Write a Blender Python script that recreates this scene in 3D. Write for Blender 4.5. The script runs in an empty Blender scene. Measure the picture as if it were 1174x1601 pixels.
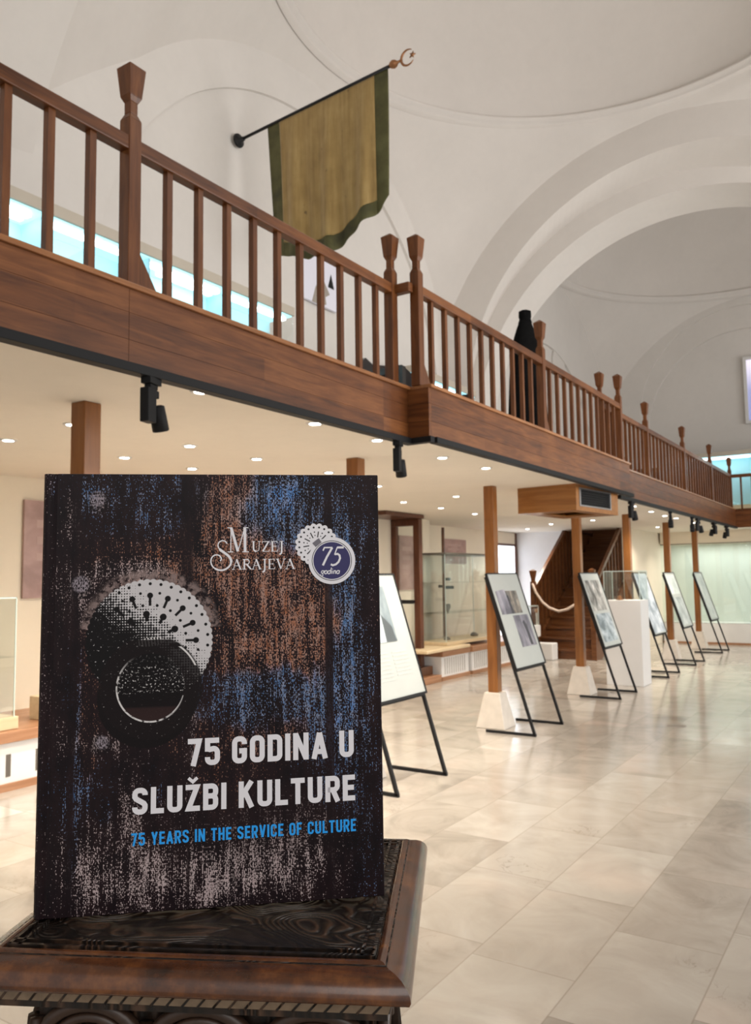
import bpy, bmesh, math, random
from mathutils import Vector, Matrix
PI = math.pi
random.seed(7)
SC = bpy.context.scene
COL = SC.collection

# ------------------------------------------------------------------ camera, world, light, exposure
cam = bpy.data.cameras.new('camera')
cam.sensor_fit = 'VERTICAL'; cam.sensor_height = 36.0; cam.lens = 36.0 * 1250 / 1601
cam.clip_start = 0.02; cam.clip_end = 200
cam.dof.use_dof = True; cam.dof.focus_distance = 0.575; cam.dof.aperture_fstop = 24
co = bpy.data.objects.new('camera', cam); COL.objects.link(co)
co.matrix_world = Matrix(((0.8358, 0.0571, 0.54606, 0), (0.54886, -0.06169, -0.83363, 0),
                          (-0.01391, 0.99646, -0.0829, 1.5), (0, 0, 0, 1)))
SC.camera = co
vs = SC.view_settings
vs.view_transform = 'Standard'; vs.look = 'None'; vs.exposure = 0.0; vs.gamma = 1.0
vs.use_curve_mapping = False
w = bpy.data.worlds.new('world'); SC.world = w; w.use_nodes = True
w.node_tree.nodes['Background'].inputs[0].default_value = (1.0, 0.965, 0.92, 1)
w.node_tree.nodes['Background'].inputs[1].default_value = 0.55

def area(name, loc, target, sx, sy, power, color):
    l = bpy.data.lights.new(name, 'AREA'); l.shape = 'RECTANGLE'; l.size = sx; l.size_y = sy
    l.energy = power; l.color = color
    o = bpy.data.objects.new(name, l); COL.objects.link(o); o.location = loc
    d = Vector(target) - Vector(loc); o.rotation_euler = d.to_track_quat('-Z', 'Y').to_euler()
    return o
area('hall_vault_fill', (5.0, 7.0, 2.6), (-4, 8.5, 7.0), 7, 3, 600, (1.0, 0.98, 0.96))  # added unseen panel shining up onto the vault; no window stands here
area('far_vault_fill', (5.0, 16.5, 2.8), (-4, 17.5, 7.0), 5, 3, 300, (1.0, 0.98, 0.955))  # added to lift the dark far bay; no window modelled
area('hall_front_fill', (2.6, -2.6, 4.2), (-1.0, 3.0, 1.0), 4, 3, 85, (1.0, 0.96, 0.92))  # added soft fill behind the camera
area('hall_overhead_fill', (0.6, 7.0, 7.6), (-0.2, 7.0, 0), 4, 6, 95, (1.0, 0.96, 0.91))  # added overhead fill; no lamp hangs under the vault

# ------------------------------------------------------------------ mesh builder
class MB:
    def __init__(s): s.v = []; s.f = []
    def add(s, vs_, fs):
        n = len(s.v); s.v += [tuple(p) for p in vs_]; s.f += [tuple(i + n for i in f) for f in fs]
    def box(s, x0, x1, y0, y1, z0, z1, M=None):
        p = [Vector((x, y, z)) for z in (z0, z1) for y in (y0, y1) for x in (x0, x1)]
        if M: p = [M @ q for q in p]
        s.add(p, [(0, 2, 3, 1), (4, 5, 7, 6), (0, 1, 5, 4), (2, 6, 7, 3), (0, 4, 6, 2), (1, 3, 7, 5)]); return s
    def frustum(s, c, b, t, z0, z1):
        p = [(c[0] + sx * h, c[1] + sy * h2, z) for (h, h2), z in ((b, z0), (t, z1)) for sx, sy in ((-1, -1), (1, -1), (-1, 1), (1, 1))]
        for_ = [(0, 2, 3, 1), (4, 5, 7, 6), (0, 1, 5, 4), (2, 6, 7, 3), (0, 4, 6, 2), (1, 3, 7, 5)]
        p = []
        for (hx, hy), z in ((b, z0), (t, z1)):
            for sy in (-1, 1):
                for sx in (-1, 1): p.append((c[0] + sx * hx, c[1] + sy * hy, z))
        s.add(p, for_); return s
    def bar(s, a, b, w_, h, up=(0, 0, 1)):
        a = Vector(a); b = Vector(b); d = (b - a); L = d.length; d.normalize(); u = Vector(up)
        if abs(d.dot(u)) > .99: u = Vector((0, 1, 0))
        x = d.cross(u).normalized(); y = x.cross(d).normalized()
        p = [q + x * (sx * w_ / 2) + y * (sy * h / 2) for q in (a, b) for sy in (-1, 1) for sx in (-1, 1)]
        s.add(p, [(0, 2, 3, 1), (4, 5, 7, 6), (0, 1, 5, 4), (2, 6, 7, 3), (0, 4, 6, 2), (1, 3, 7, 5)]); return s
    def tube(s, pts, r, n=12, cap=True):
        pts = [Vector(p) for p in pts]; rs = r if isinstance(r, (list, tuple)) else [r] * len(pts)
        rings = []; prev = None
        for i, p in enumerate(pts):
            d = (pts[min(i + 1, len(pts) - 1)] - pts[max(i - 1, 0)]).normalized()
            u = prev if prev is not None else (Vector((0, 0, 1)) if abs(d.z) < .9 else Vector((1, 0, 0)))
            x = (u - d * u.dot(d)).normalized(); prev = x; y = d.cross(x)
            rings.append([p + (x * math.cos(2 * PI * k / n) + y * math.sin(2 * PI * k / n)) * rs[i] for k in range(n)])
        vv = [q for r_ in rings for q in r_]; ff = []
        for i in range(len(pts) - 1):
            for k in range(n):
                a = i * n + k; b = i * n + (k + 1) % n; ff.append((a, b, b + n, a + n))
        if cap: ff.append(tuple(reversed(range(n)))); ff.append(tuple(range((len(pts) - 1) * n, len(pts) * n)))
        s.add(vv, ff); return s
    def lathe(s, prof, n=32, c=(0, 0), sx=1, sy=1):
        vv = []; ff = []
        for r, z in prof:
            for k in range(n): vv.append((c[0] + sx * r * math.cos(2 * PI * k / n), c[1] + sy * r * math.sin(2 * PI * k / n), z))
        for i in range(len(prof) - 1):
            for k in range(n):
                a = i * n + k; b = i * n + (k + 1) % n; ff.append((a, b, b + n, a + n))
        ff.append(tuple(reversed(range(n)))); ff.append(tuple(range((len(prof) - 1) * n, len(prof) * n)))
        s.add(vv, ff); return s
    def grid(s, rows):
        n = len(rows[0]); vv = [q for r in rows for q in r]; ff = []
        for i in range(len(rows) - 1):
            for k in range(n - 1): ff.append((i * n + k, i * n + k + 1, (i + 1) * n + k + 1, (i + 1) * n + k))
        s.add(vv, ff); return s
    def prism(s, pts, axis, a, b):
        """polygon pts (2d) extruded along axis from a to b"""
        def P(p, t):
            return {'x': (t, p[0], p[1]), 'y': (p[0], t, p[1]), 'z': (p[0], p[1], t)}[axis]
        n = len(pts); vv = [P(p, a) for p in pts] + [P(p, b) for p in pts]
        ff = [tuple(range(n)), tuple(reversed(range(n, 2 * n)))] + [(i, i + n, (i + 1) % n + n, (i + 1) % n) for i in range(n)]
        s.add(vv, ff); return s
    def build(s, name, mat, parent=None, smooth=False, bevel=0, solid=0, M=None):
        me = bpy.data.meshes.new(name)
        vv = [M @ Vector(p) for p in s.v] if M else s.v
        me.from_pydata([tuple(p) for p in vv], [], s.f); me.update()
        bm = bmesh.new(); bm.from_mesh(me); bmesh.ops.recalc_face_normals(bm, faces=bm.faces); bm.to_mesh(me); bm.free()
        if smooth:
            for p in me.polygons: p.use_smooth = True
        o = bpy.data.objects.new(name, me); COL.objects.link(o)
        me.materials.append(mat)
        if parent: o.parent = parent
        if solid:
            m = o.modifiers.new('solid', 'SOLIDIFY'); m.thickness = solid; m.offset = 0
        if bevel:
            m = o.modifiers.new('bevel', 'BEVEL'); m.width = bevel; m.segments = 2; m.limit_method = 'ANGLE'; m.angle_limit = .6
        return o

def tag(o, label=None, cat=None, group=None, kind=None):
    if label: o['label'] = label
    if cat: o['category'] = cat
    if group: o['group'] = group
    if kind: o['kind'] = kind
    return o
def thing(name, label, cat, loc=(0, 0, 0), rotz=0, group=None):
    o = bpy.data.objects.new(name, None); COL.objects.link(o); o.location = loc; o.rotation_euler = (0, 0, rotz)
    o.empty_display_size = .1
    return tag(o, label, cat, group)
KIDS = {}
def children(o): return [c for c in COL.objects if c.parent == o]
def dup(root, loc, label, rotz=None):
    r = root.copy(); COL.objects.link(r); r.location = loc; r['label'] = label
    if rotz is not None: r.rotation_euler = (0, 0, rotz)
    for ch in children(root):
        c = ch.copy(); COL.objects.link(c); c.parent = r
        for g in children(ch):
            d = g.copy(); COL.objects.link(d); d.parent = c
    return r
def struct(name, mb, mat, smooth=False, bevel=0, parent=None):
    o = mb.build(name, mat, parent, smooth, bevel)
    if not parent: o['kind'] = 'structure'
    return o

# ------------------------------------------------------------------ shader helpers
class S:
    """tiny expression wrapper over Math nodes"""
    def __init__(s, nt, sock): s.nt = nt; s.k = sock
    def op(s, kind, *a, clamp=False):
        n = s.nt.nodes.new('ShaderNodeMath'); n.operation = kind; n.use_clamp = clamp
        for i, q in enumerate((s,) + a):
            if isinstance(q, S): s.nt.links.new(q.k, n.inputs[i])
            else: n.inputs[i].default_value = q
        return S(s.nt, n.outputs[0])
    def __add__(s, o): return s.op('ADD', o)
    __radd__ = __add__
    def __sub__(s, o): return s.op('SUBTRACT', o)
    def __rsub__(s, o): return (s * -1) + o
    def __mul__(s, o): return s.op('MULTIPLY', o)
    __rmul__ = __mul__
    def __truediv__(s, o): return s.op('DIVIDE', o)
    def gt(s, o): return s.op('GREATER_THAN', o)
    def lt(s, o): return s.op('LESS_THAN', o)
    def mx(s, o): return s.op('MAXIMUM', o)
    def mn(s, o): return s.op('MINIMUM', o)
    def sq(s): return s * s
    def sqrt(s): return s.op('SQRT')
    def abs(s): return s.op('ABSOLUTE')
    def fract(s): return s.op('FRACT')
    def atan2(s, o): return s.op('ARCTAN2', o)
    def exp(s): return s.op('EXPONENT')
    def sin(s): return s.op('SINE')
    def clamp(s): return s.op('ADD', 0.0, clamp=True)
    def ss(s, a, b):
        n = s.nt.nodes.new('ShaderNodeMapRange'); n.interpolation_type = 'SMOOTHSTEP'
        s.nt.links.new(s.k, n.inputs[0]); n.inputs[1].default_value = a; n.inputs[2].default_value = b
        return S(s.nt, n.outputs[0])

class Mat:
    def __init__(m, name, rough=.5, metal=0, col=(.5, .5, .5), spec=.5):
        m.m = bpy.data.materials.new(name); m.m.use_nodes = True; m.nt = m.m.node_tree
        m.b = m.nt.nodes['Principled BSDF']
        m.b.inputs['Roughness'].default_value = rough; m.b.inputs['Metallic'].default_value = metal
        m.b.inputs['Base Color'].default_value = (*col, 1)
        m.b.inputs['Specular IOR Level'].default_value = spec
        m._c = None
    def coord(m):
        if not m._c: m._c = m.nt.nodes.new('ShaderNodeTexCoord')
        return m._c.outputs['Object']
    def mapping(m, scale=(1, 1, 1), rot=(0, 0, 0), loc=(0, 0, 0)):
        n = m.nt.nodes.new('ShaderNodeMapping'); m.nt.links.new(m.coord(), n.inputs[0])
        n.inputs['Scale'].default_value = scale; n.inputs['Rotation'].default_value = rot; n.inputs['Location'].default_value = loc
        return n.outputs[0]
    def noise(m, scale=5, detail=3, rough=.5, vec=None, dist=0):
        n = m.nt.nodes.new('ShaderNodeTexNoise'); n.inputs['Scale'].default_value = scale
        n.inputs['Detail'].default_value = detail; n.inputs['Roughness'].default_value = rough; n.inputs['Distortion'].default_value = dist
        m.nt.links.new(vec if vec else m.coord(), n.inputs['Vector'])
        return S(m.nt, n.outputs[0])
    def xyz(m, vec=None):
        n = m.nt.nodes.new('ShaderNodeSeparateXYZ'); m.nt.links.new(vec if vec else m.coord(), n.inputs[0])
        return [S(m.nt, n.outputs[i]) for i in range(3)]
    def vec(m, x, y, z=0.0):
        n = m.nt.nodes.new('ShaderNodeCombineXYZ')
        for i, q in enumerate((x, y, z)):
            if isinstance(q, S): m.nt.links.new(q.k, n.inputs[i])
            else: n.inputs[i].default_value = q
        return n.outputs[0]
    def mix(m, fac, a, b):
        n = m.nt.nodes.new('ShaderNodeMix'); n.data_type = 'RGBA'
        m.nt.links.new(fac.k, n.inputs[0])
        for i, q in ((6, a), (7, b)):
            if isinstance(q, tuple): n.inputs[i].default_value = (*q, 1)
            else: m.nt.links.new(q, n.inputs[i])
        return n.outputs[2]
    def ramp(m, fac, stops):
        n = m.nt.nodes.new('ShaderNodeValToRGB'); m.nt.links.new(fac.k, n.inputs[0])
        e = n.color_ramp.elements
        while len(e) < len(stops): e.new(.5)
        for q, (p, c) in zip(e, stops): q.position = p; q.color = (*c, 1)
        return n.outputs[0]
    def color(m, sock): m.nt.links.new(sock, m.b.inputs['Base Color']); return m
    def bump(m, h, strength=.3, dist=.01):
        n = m.nt.nodes.new('ShaderNodeBump'); n.inputs['Strength'].default_value = strength; n.inputs['Distance'].default_value = dist
        m.nt.links.new(h.k, n.inputs['Height']); m.nt.links.new(n.outputs[0], m.b.inputs['Normal']); return m
    def emit(m, col, st):
        m.b.inputs['Emission Color'].default_value = (*col, 1); m.b.inputs['Emission Strength'].default_value = st; return m

def wood(name, dark, mid, light, axis, rough=.35, scale=1.0, coat=.15, board=None):
    """grain stretched along the given axis"""
    m = Mat(name, rough)
    sc = {'x': (1.2, 14, 14), 'y': (14, 1.2, 14), 'z': (14, 14, 1.2)}[axis]
    v = m.mapping(tuple(q * scale for q in sc))
    n = m.noise(1.6, 5, .6, v, .6); n2 = m.noise(2.2 * scale, 2, .5)
    f = n * .75 + n2 * .25
    if board:
        x, y, z = m.xyz(); wn = m.nt.nodes.new('ShaderNodeTexWhiteNoise'); wn.noise_dimensions = '3D'
        m.nt.links.new(m.vec((x / board[0] + .37).op('FLOOR'), (y / board[1] + .29).op('FLOOR'), ((z - 2.415) / board[2]).op('FLOOR')), wn.inputs['Vector'])
        f = f + (S(m.nt, wn.outputs['Value']) - .5) * .22
    m.color(m.ramp(f, [(.28, dark), (.5, mid), (.72, light)]))
    m.b.inputs['Specular IOR Level'].default_value = .32
    m.bump(n, .08, .004); m.b.inputs['Coat Weight'].default_value = coat; m.b.inputs['Coat Roughness'].default_value = .15
    return m.m
def plain(name, col, rough=.6, metal=0, var=.06, scale=6, coat=0, spec=.5):
    m = Mat(name, rough, metal, col, spec)
    n = m.noise(scale, 4, .55)
    m.color(m.ramp(n, [(.25, tuple(c * (1 - var) for c in col)), (.75, tuple(min(1, c * (1 + var)) for c in col))]))
    if coat: m.b.inputs['Coat Weight'].default_value = coat
    return m.m
def glow(name, col, st):
    m = Mat(name, .5, 0, col); m.emit(col, st); return m.m
def glass(name, tint, amount, rough=.02):
    """thin clear pane: mostly straight-through, some reflection"""
    mt = bpy.data.materials.new(name); mt.use_nodes = True; nt = mt.node_tree; nt.nodes.clear()
    out = nt.nodes.new('ShaderNodeOutputMaterial'); mix = nt.nodes.new('ShaderNodeMixShader')
    tr = nt.nodes.new('ShaderNodeBsdfTransparent'); tr.inputs[0].default_value = (*tint, 1)
    gl = nt.nodes.new('ShaderNodeBsdfGlossy'); gl.inputs['Roughness'].default_value = rough
    lw = nt.nodes.new('ShaderNodeLayerWeight'); lw.inputs[0].default_value = .5
    pw = nt.nodes.new('ShaderNodeMath'); pw.operation = 'POWER'; pw.inputs[1].default_value = 5.0
    nt.links.new(lw.outputs['Facing'], pw.inputs[0])
    ad = nt.nodes.new('ShaderNodeMath'); ad.operation = 'MULTIPLY_ADD'; ad.inputs[1].default_value = .35; ad.inputs[2].default_value = amount
    nt.links.new(pw.outputs[0], ad.inputs[0]); nt.links.new(ad.outputs[0], mix.inputs[0])
    nt.links.new(tr.outputs[0], mix.inputs[1]); nt.links.new(gl.outputs[0], mix.inputs[2]); nt.links.new(mix.outputs[0], out.inputs[0])
    return mt

# ------------------------------------------------------------------ materials
def plaster(name, col, bump=.06):
    m = Mat(name, .85, 0, col, .2)
    n = m.noise(1.1, 5, .6); n2 = m.noise(9, 4, .6)
    m.color(m.ramp(n * .7 + n2 * .3, [(.3, tuple(c * .955 for c in col)), (.7, tuple(min(1, c * 1.03) for c in col))]))
    m.bump(n2, bump, .01); return m.m
M_vault = plaster('vault_plaster', (.715, .672, .632))
M_wallup = plaster('upper_wall_plaster', (.725, .688, .65))
M_cream = plaster('cream_wall_paint', (.78, .70, .57), .02)
M_coolwall = plaster('cool_wall_paint', (.80, .80, .82), .02)
M_ceil = plaster('ceiling_paint', (.83, .775, .69), .01)
M_rail_y = wood('railing_wood_lengthways', (.062, .018, .0045), (.148, .047, .0115), (.245, .089, .025), 'y', .4, 1.5, .06, (50, 1.15, .12))
M_rail_x = wood('railing_wood_crossways', (.066, .019, .0045), (.152, .049, .012), (.24, .088, .025), 'x', .4, 1.5, .06)
M_rail_z = wood('railing_wood_upright', (.065, .019, .005), (.140, .045, .0115), (.215, .078, .022), 'z', .38, 1.5, .08)
M_ledge = wood('ledge_wood', (.20, .075, .024), (.33, .135, .047), (.43, .19, .072), 'y', .32, 1.5, .25)
M_column = wood('column_wood', (.15, .052, .012), (.25, .094, .022), (.34, .14, .042), 'z', .35, 1.0, .25)
M_acwood = wood('box_wood', (.20, .075, .018), (.30, .125, .033), (.40, .18, .058), 'x', .35, 1.0, .25)
M_dark = wood('dark_door_wood', (.045, .014, .006), (.095, .031, .014), (.15, .055, .025), 'z', .35, 1.2, .2)
M_stair = wood('stair_wood', (.055, .018, .005), (.115, .040, .012), (.17, .066, .022), 'x', .35, 1.0, .2)
M_bench = wood('bench_wood', (.25, .115, .055), (.36, .18, .095), (.45, .245, .14), 'y', .4, 1.0, .1)
M_pale = wood('pale_wood', (.55, .42, .25), (.66, .52, .33), (.74, .60, .41), 'y', .45, 1.0, .1)
M_black = plain('black_metal', (.012, .012, .013), .5, 0, spec=.25)
M_blackplastic = plain('black_plastic', (.010, .010, .011), .55, spec=.2)
M_stone = plain('pale_stone', (.66, .60, .53), .6, 0, .08, 12)
M_white = plain('white_paint', (.74, .73, .72), .5, 0, .02)
M_steel = plain('brushed_steel', (.45, .45, .46), .3, .9)
M_glass = glass('clear_glass', (.972, .988, .981), .06)
M_edge = plain('polished_glass_edge', (.62, .72, .68), .3, 0, .02)
M_glassend = glass('showcase_glass', (.95, .985, .97), .06)
M_cloak = plain('black_cloth', (.006, .006, .006), 1.0, 0, .3, 20, 0, .05)
M_brass = plain('aged_copper', (.36, .17, .08), .35, .8)
M_lamp = glow('downlight_glow', (1.0, .95, .86), 26)
M_spotlamp = glow('spotlight_glow', (1.0, .96, .9), 14)
M_lightbox = glow('showcase_lightbox', (.40, .80, .92), 1.05)
M_tube = glow('fluorescent_tube', (.85, .98, 1.0), 7)
M_cyan = plain('showcase_lining', (.55, .78, .82), .6, 0, .03)
M_mint = plain('showcase_back_panel', (.66, .70, .655), .7, 0, .02)

# floor: polished marble slabs laid in courses along the hall
def floor_mat():
    m = Mat('marble_floor', .13, 0, (.6, .55, .48), .4)
    x, y, z = m.xyz()
    row = ((x + .675) / .425); ri = row.op('FLOOR'); rf = row.fract()
    def rnd(s, k):
        n = m.nt.nodes.new('ShaderNodeTexWhiteNoise'); n.noise_dimensions = '2D'
        m.nt.links.new(m.vec(s, k), n.inputs['Vector']); return S(m.nt, n.outputs['Value'])
    yy = (y + rnd(ri, 3.0) * .9 + 1.35) / .78
    ti = yy.op('FLOOR'); tf = yy.fract()
    # distance to joints in metres
    dx = (rf - .5).abs() * -.425 + .2125; dy = (tf - .5).abs() * -.78 + .39
    joint = dx.mn(dy)
    jm = 1 - joint.ss(.0008, .0042)
    tone = rnd(ri * 7.13 + 2.0, ti + .37); tone2 = rnd(ri * 3.7 + 5.0, ti * 2.1 + 9.0)
    v = m.vec(x + tone * 9.0, y + tone2 * 9.0, tone * 5.0)
    cloud = m.noise(2.2, 6, .62, v, 1.2); vein = m.noise(3.4, 5, .55, v, 1.8); big = m.noise(.35, 2, .5)
    base = m.ramp(cloud * .62 + tone * .22 + big * .16, [(.28, (.255, .225, .192)), (.46, (.38, .34, .293)), (.60, (.44, .40, .35)), (.76, (.51, .475, .425))])
    vm = 1 - ((vein - .5).abs()).ss(.0, .012)
    vm = vm * m.noise(1.6, 2, .5, v).ss(.56, .72) * .6
    c = m.mix(vm, base, (.20, .16, .125)); pk = m.noise(1.1, 3, .5, v).ss(.55, .75) * .35
    c = m.mix(pk, c, (.62, .49, .41))
    c = m.mix(jm * .55, c, (.24, .20, .16))
    m.color(c)
    rr = m.noise(5, 3).ss(.2, .8) * .08 + .10
    m.nt.links.new(rr.k, m.b.inputs['Roughness']); m.bump(jm * -1.0, .12, .002)
    return m.m
M_floor = floor_mat()

# ------------------------------------------------------------------ setting: floor, walls, vaults
XW = -6.39            # left wall
struct('floor', MB().box(-7.2, 9, -4, 22, -.12, 0), M_floor)

# sail vaults
CX, CZ, RR = -2.55, 4.24, 5.6
RINGR, RINGZ = 3.54, 4.24 + math.sqrt(5.6 ** 2 - 3.54 ** 2)
def sail(cx, cy, x0, x1, y0, y1, kneg, R=RR, RINGR=RINGR):
    """pendentives from the ring out to the bay rectangle, plus the dome above the ring"""
    mb = MB(); rows = []; N = 160; K = 14
    for k in range(K + 1):
        r = []
        for i in range(N + 1):
            a = 2 * PI * i / N; c, s = math.cos(a), math.sin(a)
            t = min((x1 - cx) / c if c > 1e-9 else ((x0 - cx) / c if c < -1e-9 else 1e9),
                    (y1 - cy) / s if s > 1e-9 else ((y0 - cy) / s if s < -1e-9 else 1e9))
            rr = RINGR + (t - RINGR) * k / K if t > RINGR else t
            dx, dy = rr * c, rr * s
            kk = 1.0
            if dy > 0 and kneg: kk = 1 + .042 * min(1, max(0, (rr - 3.54) / .12))
            if dy < 0: kk = 1 - kneg * min(1, max(0, (-dy - 3.0) / 1.2))
            q = R * R - dx * dx - (dy * kk) ** 2
            r.append((cx + dx, cy + dy, CZ + math.sqrt(max(q, .05))))
        rows.append(r)
    mb.grid(rows)
    return mb
def dome(cx, cy, r, z):
    mb = MB(); rows = []; N = 160
    for k in range(17):
        a = PI / 2 * k / 16; rr = r * math.cos(a) + .001
        rows.append([(cx + rr * math.cos(2 * PI * i / N), cy + rr * math.sin(2 * PI * i / N), z + .93 * r * math.sin(a)) for i in range(N + 1)])
    return mb.grid(rows)
def ring_mould(cx, cy, r, z):
    mb = MB(); rows = []; N = 160
    prof = [(r + .09, z - .10), (r + .015, z - .075), (r - .005, z - .05), (r + .0, z - .025), (r - .05, z + .0), (r - .06, z + .03), (r - .02, z + .06), (r + .06, z + .07)]
    for pr, pz in prof: rows.append([(cx + pr * math.cos(2 * PI * i / N), cy + pr * math.sin(2 * PI * i / N), pz) for i in range(N + 1)])
    return mb.grid(rows)
BY = 8.36
struct('ceiling', sail(CX, BY, XW, 1.29, 4.15, 12.0, .117), M_vault, True)
struct('ceiling_dome', dome(CX, BY, RINGR, RINGZ), M_vault, True)
struct('trim_5', ring_mould(CX, BY, RINGR, RINGZ), M_vault, True)
B2Y = 17.4
struct('ceiling_far', sail(CX - .05, B2Y, XW, 1.24, 13.2, 21.2, .0, 5.6, 3.7), M_vault, True)
struct('ceiling_dome_far', dome(CX - .05, B2Y, 3.7, 8.44), M_vault, True)
struct('trim_6', ring_mould(CX - .05, B2Y, 3.7, 8.44), M_vault, True)
struct('ceiling_near', sail(CX, -.9, XW, 1.29, -4.6, 3.3, 0, 6.1), M_vault, True)
struct('ceiling_dome_near', dome(CX, -.9, RINGR, RINGZ), M_vault, True)

def zsail(x, y, cx, cy, kneg=0, R=RR):
    dx, dy = x - cx, y - cy; rr = math.hypot(dx, dy); kk = 1
    if dy > 0 and kneg: kk = 1 + .042 * min(1, max(0, (rr - 3.54) / .12))
    if dy < 0: kk = 1 - kneg * min(1, max(0, (-dy - 3.0) / 1.2))
    return CZ + math.sqrt(max(R * R - dx * dx - (dy * kk) ** 2, .05))
# left wall with its blind arches (archivolt stands proud, the panel inside is set back)
def left_wall(y0, y1, cy, kneg, ac, ar, az, depth, cx=CX):
    mb = MB(); N = 120
    lo = 2.5
    ys = [y0 + (y1 - y0) * i / N for i in range(N + 1)]
    ins = [ac - ar * math.cos(PI * i / 96) for i in range(97)]
    ins_z = [az + ar * math.sin(PI * i / 96) for i in range(97)]
    # outer face, split in columns: left of arch, above arch, right of arch
    def zt(y): return zsail(XW, y, cx, cy, kneg) + .15
    L = [y for y in ys if y < ac - ar - .01] + [ac - ar]
    mb.grid([[(XW, y, lo) for y in L], [(XW, y, zt(y)) for y in L]])
    Rr = [ac + ar] + [y for y in ys if y > ac + ar + .01]
    mb.grid([[(XW, y, lo) for y in Rr], [(XW, y, zt(y)) for y in Rr]])
    mb.grid([[(XW, y, z) for y, z in zip(ins, ins_z)], [(XW, y, max(zt(y), z + .01)) for y, z in zip(ins, ins_z)]])
    # reveal and set-back panel
    ol = [(ins[0], lo)] + list(zip(ins, ins_z)) + [(ins[-1], lo)]
    mb.grid([[(XW, y, z) for y, z in ol], [(XW - depth, y, z) for y, z in ol]])
    mb.grid([[(XW - depth, y, lo) for y in ins], [(XW - depth, y, z) for y, z in zip(ins, ins_z)]])
    return mb
struct('wall_left_upper', left_wall(4.15, 12.0, BY, .117, 8.30, 3.47, 4.30, .05), M_wallup)
wl2 = left_wall(13.2, 21.2, B2Y, 0, 17.0, 3.1, 3.6, .06, CX - .05)
struct('wall_left_far', wl2, M_wallup)
struct('wall_left_near', MB().box(XW - .3, XW, -4.6, 4.15, 2.5, 8.8), M_wallup)
# small niche in the far left wall
struct('wall_niche', MB().prism([(17.3, 4.6), (17.3, 6.5), (17.42, 6.78), (17.68, 6.92), (17.94, 6.78), (18.06, 6.5), (18.06, 4.6)], 'x', XW - .055, XW - .02), M_vault)

# transverse arches
def arc(cx, cz, r, zlow, n=96):
    pts = [(cx - r, zlow)] + [(cx - r * math.cos(PI * i / n), cz + r * math.sin(PI * i / n)) for i in range(n + 1)] + [(cx + r, zlow)]
    return pts
def outer(y, cx, cy, kneg, n=96, zlow=2.5):
    """boundary of the sail vault on the plane y, sampled by angle"""
    out = []
    for i in range(n + 1):
        a = PI - PI * i / n
        r = 4.3
        x = cx + r * math.cos(a)
        x = max(XW, min(1.29, x))
        out.append((x - (.12 if x <= XW + .001 else 0), zsail(x, y, cx, cy, kneg) + .15))
    out = [(XW - .12, zlow)] + out + [(1.29, zlow)]
    return out
def arch(specs):
    mb = MB()
    for (pa, ya), (pb, yb) in zip(specs[:-1], specs[1:]):
        mb.grid([[(p[0], ya, p[1]) for p in pa], [(p[0], yb, p[1]) for p in pb]])
    return mb
A0 = outer(12.0, CX, BY, .117)
struct('wall_arch', arch([(A0, 12.0), (arc(-2.50, 4.37, 3.47, 2.5), 12.0), (arc(-2.76, 4.22, 3.46, 2.5), 12.5), (arc(-2.60, 3.92, 3.46, 2.5), 12.5),
                          (arc(-2.62, 3.84, 3.45, 2.5), 13.2), (outer(13.2, CX, B2Y, 0), 13.2)]), M_vault)
N0 = outer(4.15, CX, BY, .117)
struct('wall_arch_near', arch([(outer(3.3, CX, -.9, 0), 3.3), (arc(-2.55, 4.2, 3.98, 2.5), 3.3), (arc(-2.55, 4.2, 4.02, 2.5), 4.15), (N0, 4.15)]), M_vault)

struct('wall_pier', MB().box(.82, 1.30, 12.0, 13.2, 0, 4.2).box(1.30, 1.6, 12.0, 13.2, 0, 8.5).box(1.45, 1.6, 3.3, 4.15, 0, 8.5), M_vault)
# end wall with a stepped blind arch and a window
YE = 21.2
def end_wall():
    mb = MB(); n = 96
    o1 = arc(-2.99, 5.62, 2.52, 2.4); o2 = None
    big = [(-7.2, 2.4)] + [(-7.2 + 11.0 * i / n, 9.4) for i in range(n + 1)] + [(3.8, 2.4)]
    mb.grid([[(x, YE, z) for x, z in big], [(x, YE, z) for x, z in o1]])
    mb.grid([[(x, YE, z) for x, z in o1], [(x, YE + .07, z) for x, z in o1]])
    o1b = [(x, z) for x, z in o1]
    o2s = arc(-2.98, 5.20, 2.36, 2.4)
    mb.grid([[(x, YE + .07, z) for x, z in o1], [(x, YE + .07, z) for x, z in o2s]])
    mb.grid([[(x, YE + .07, z) for x, z in o2s], [(x, YE + .17, z) for x, z in o2s]])
    h = o2s[1:-1]
    mb.grid([[(x, YE + .17, 2.4) for x, z in h], [(x, YE + .17, z) for x, z in h]])
    mb.box(3.8, 9, YE, YE + .2, 0, 9.4)
    return mb
struct('wall_end', end_wall(), M_wallup)
struct('wall_end_lower', MB().box(-7.2, 9, YE, YE + .15, 0, 2.45), M_cream)
win = MB().box(-2.93, -1.5, YE + .13, YE + .16, 5.24, 6.76)
wf = struct('window_1', MB().box(-3.0, -2.93, YE + .05, YE + .165, 5.17, 6.83).box(-1.55, -1.46, YE + .05, YE + .165, 5.17, 6.83).box(-2.93, -1.55, YE + .05, YE + .165, 5.17, 5.24).box(-2.93, -1.55, YE + .05, YE + .165, 6.76, 6.83).box(-2.25, -2.19, YE + .06, YE + .16, 5.24, 6.76), M_white)
wp = Mat('window_daylight', .3); z_ = wp.xyz()[2]
wp.nt.links.new(wp.ramp(z_.ss(5.2, 6.8), [(0, (.10, .14, .42)), (.5, (.16, .18, .42)), (.8, (.45, .42, .62)), (1, (.75, .68, .85))]), wp.b.inputs['Emission Color'])
wp.b.inputs['Emission Strength'].default_value = 1.0
win.build('pane', wp.m, wf)

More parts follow.
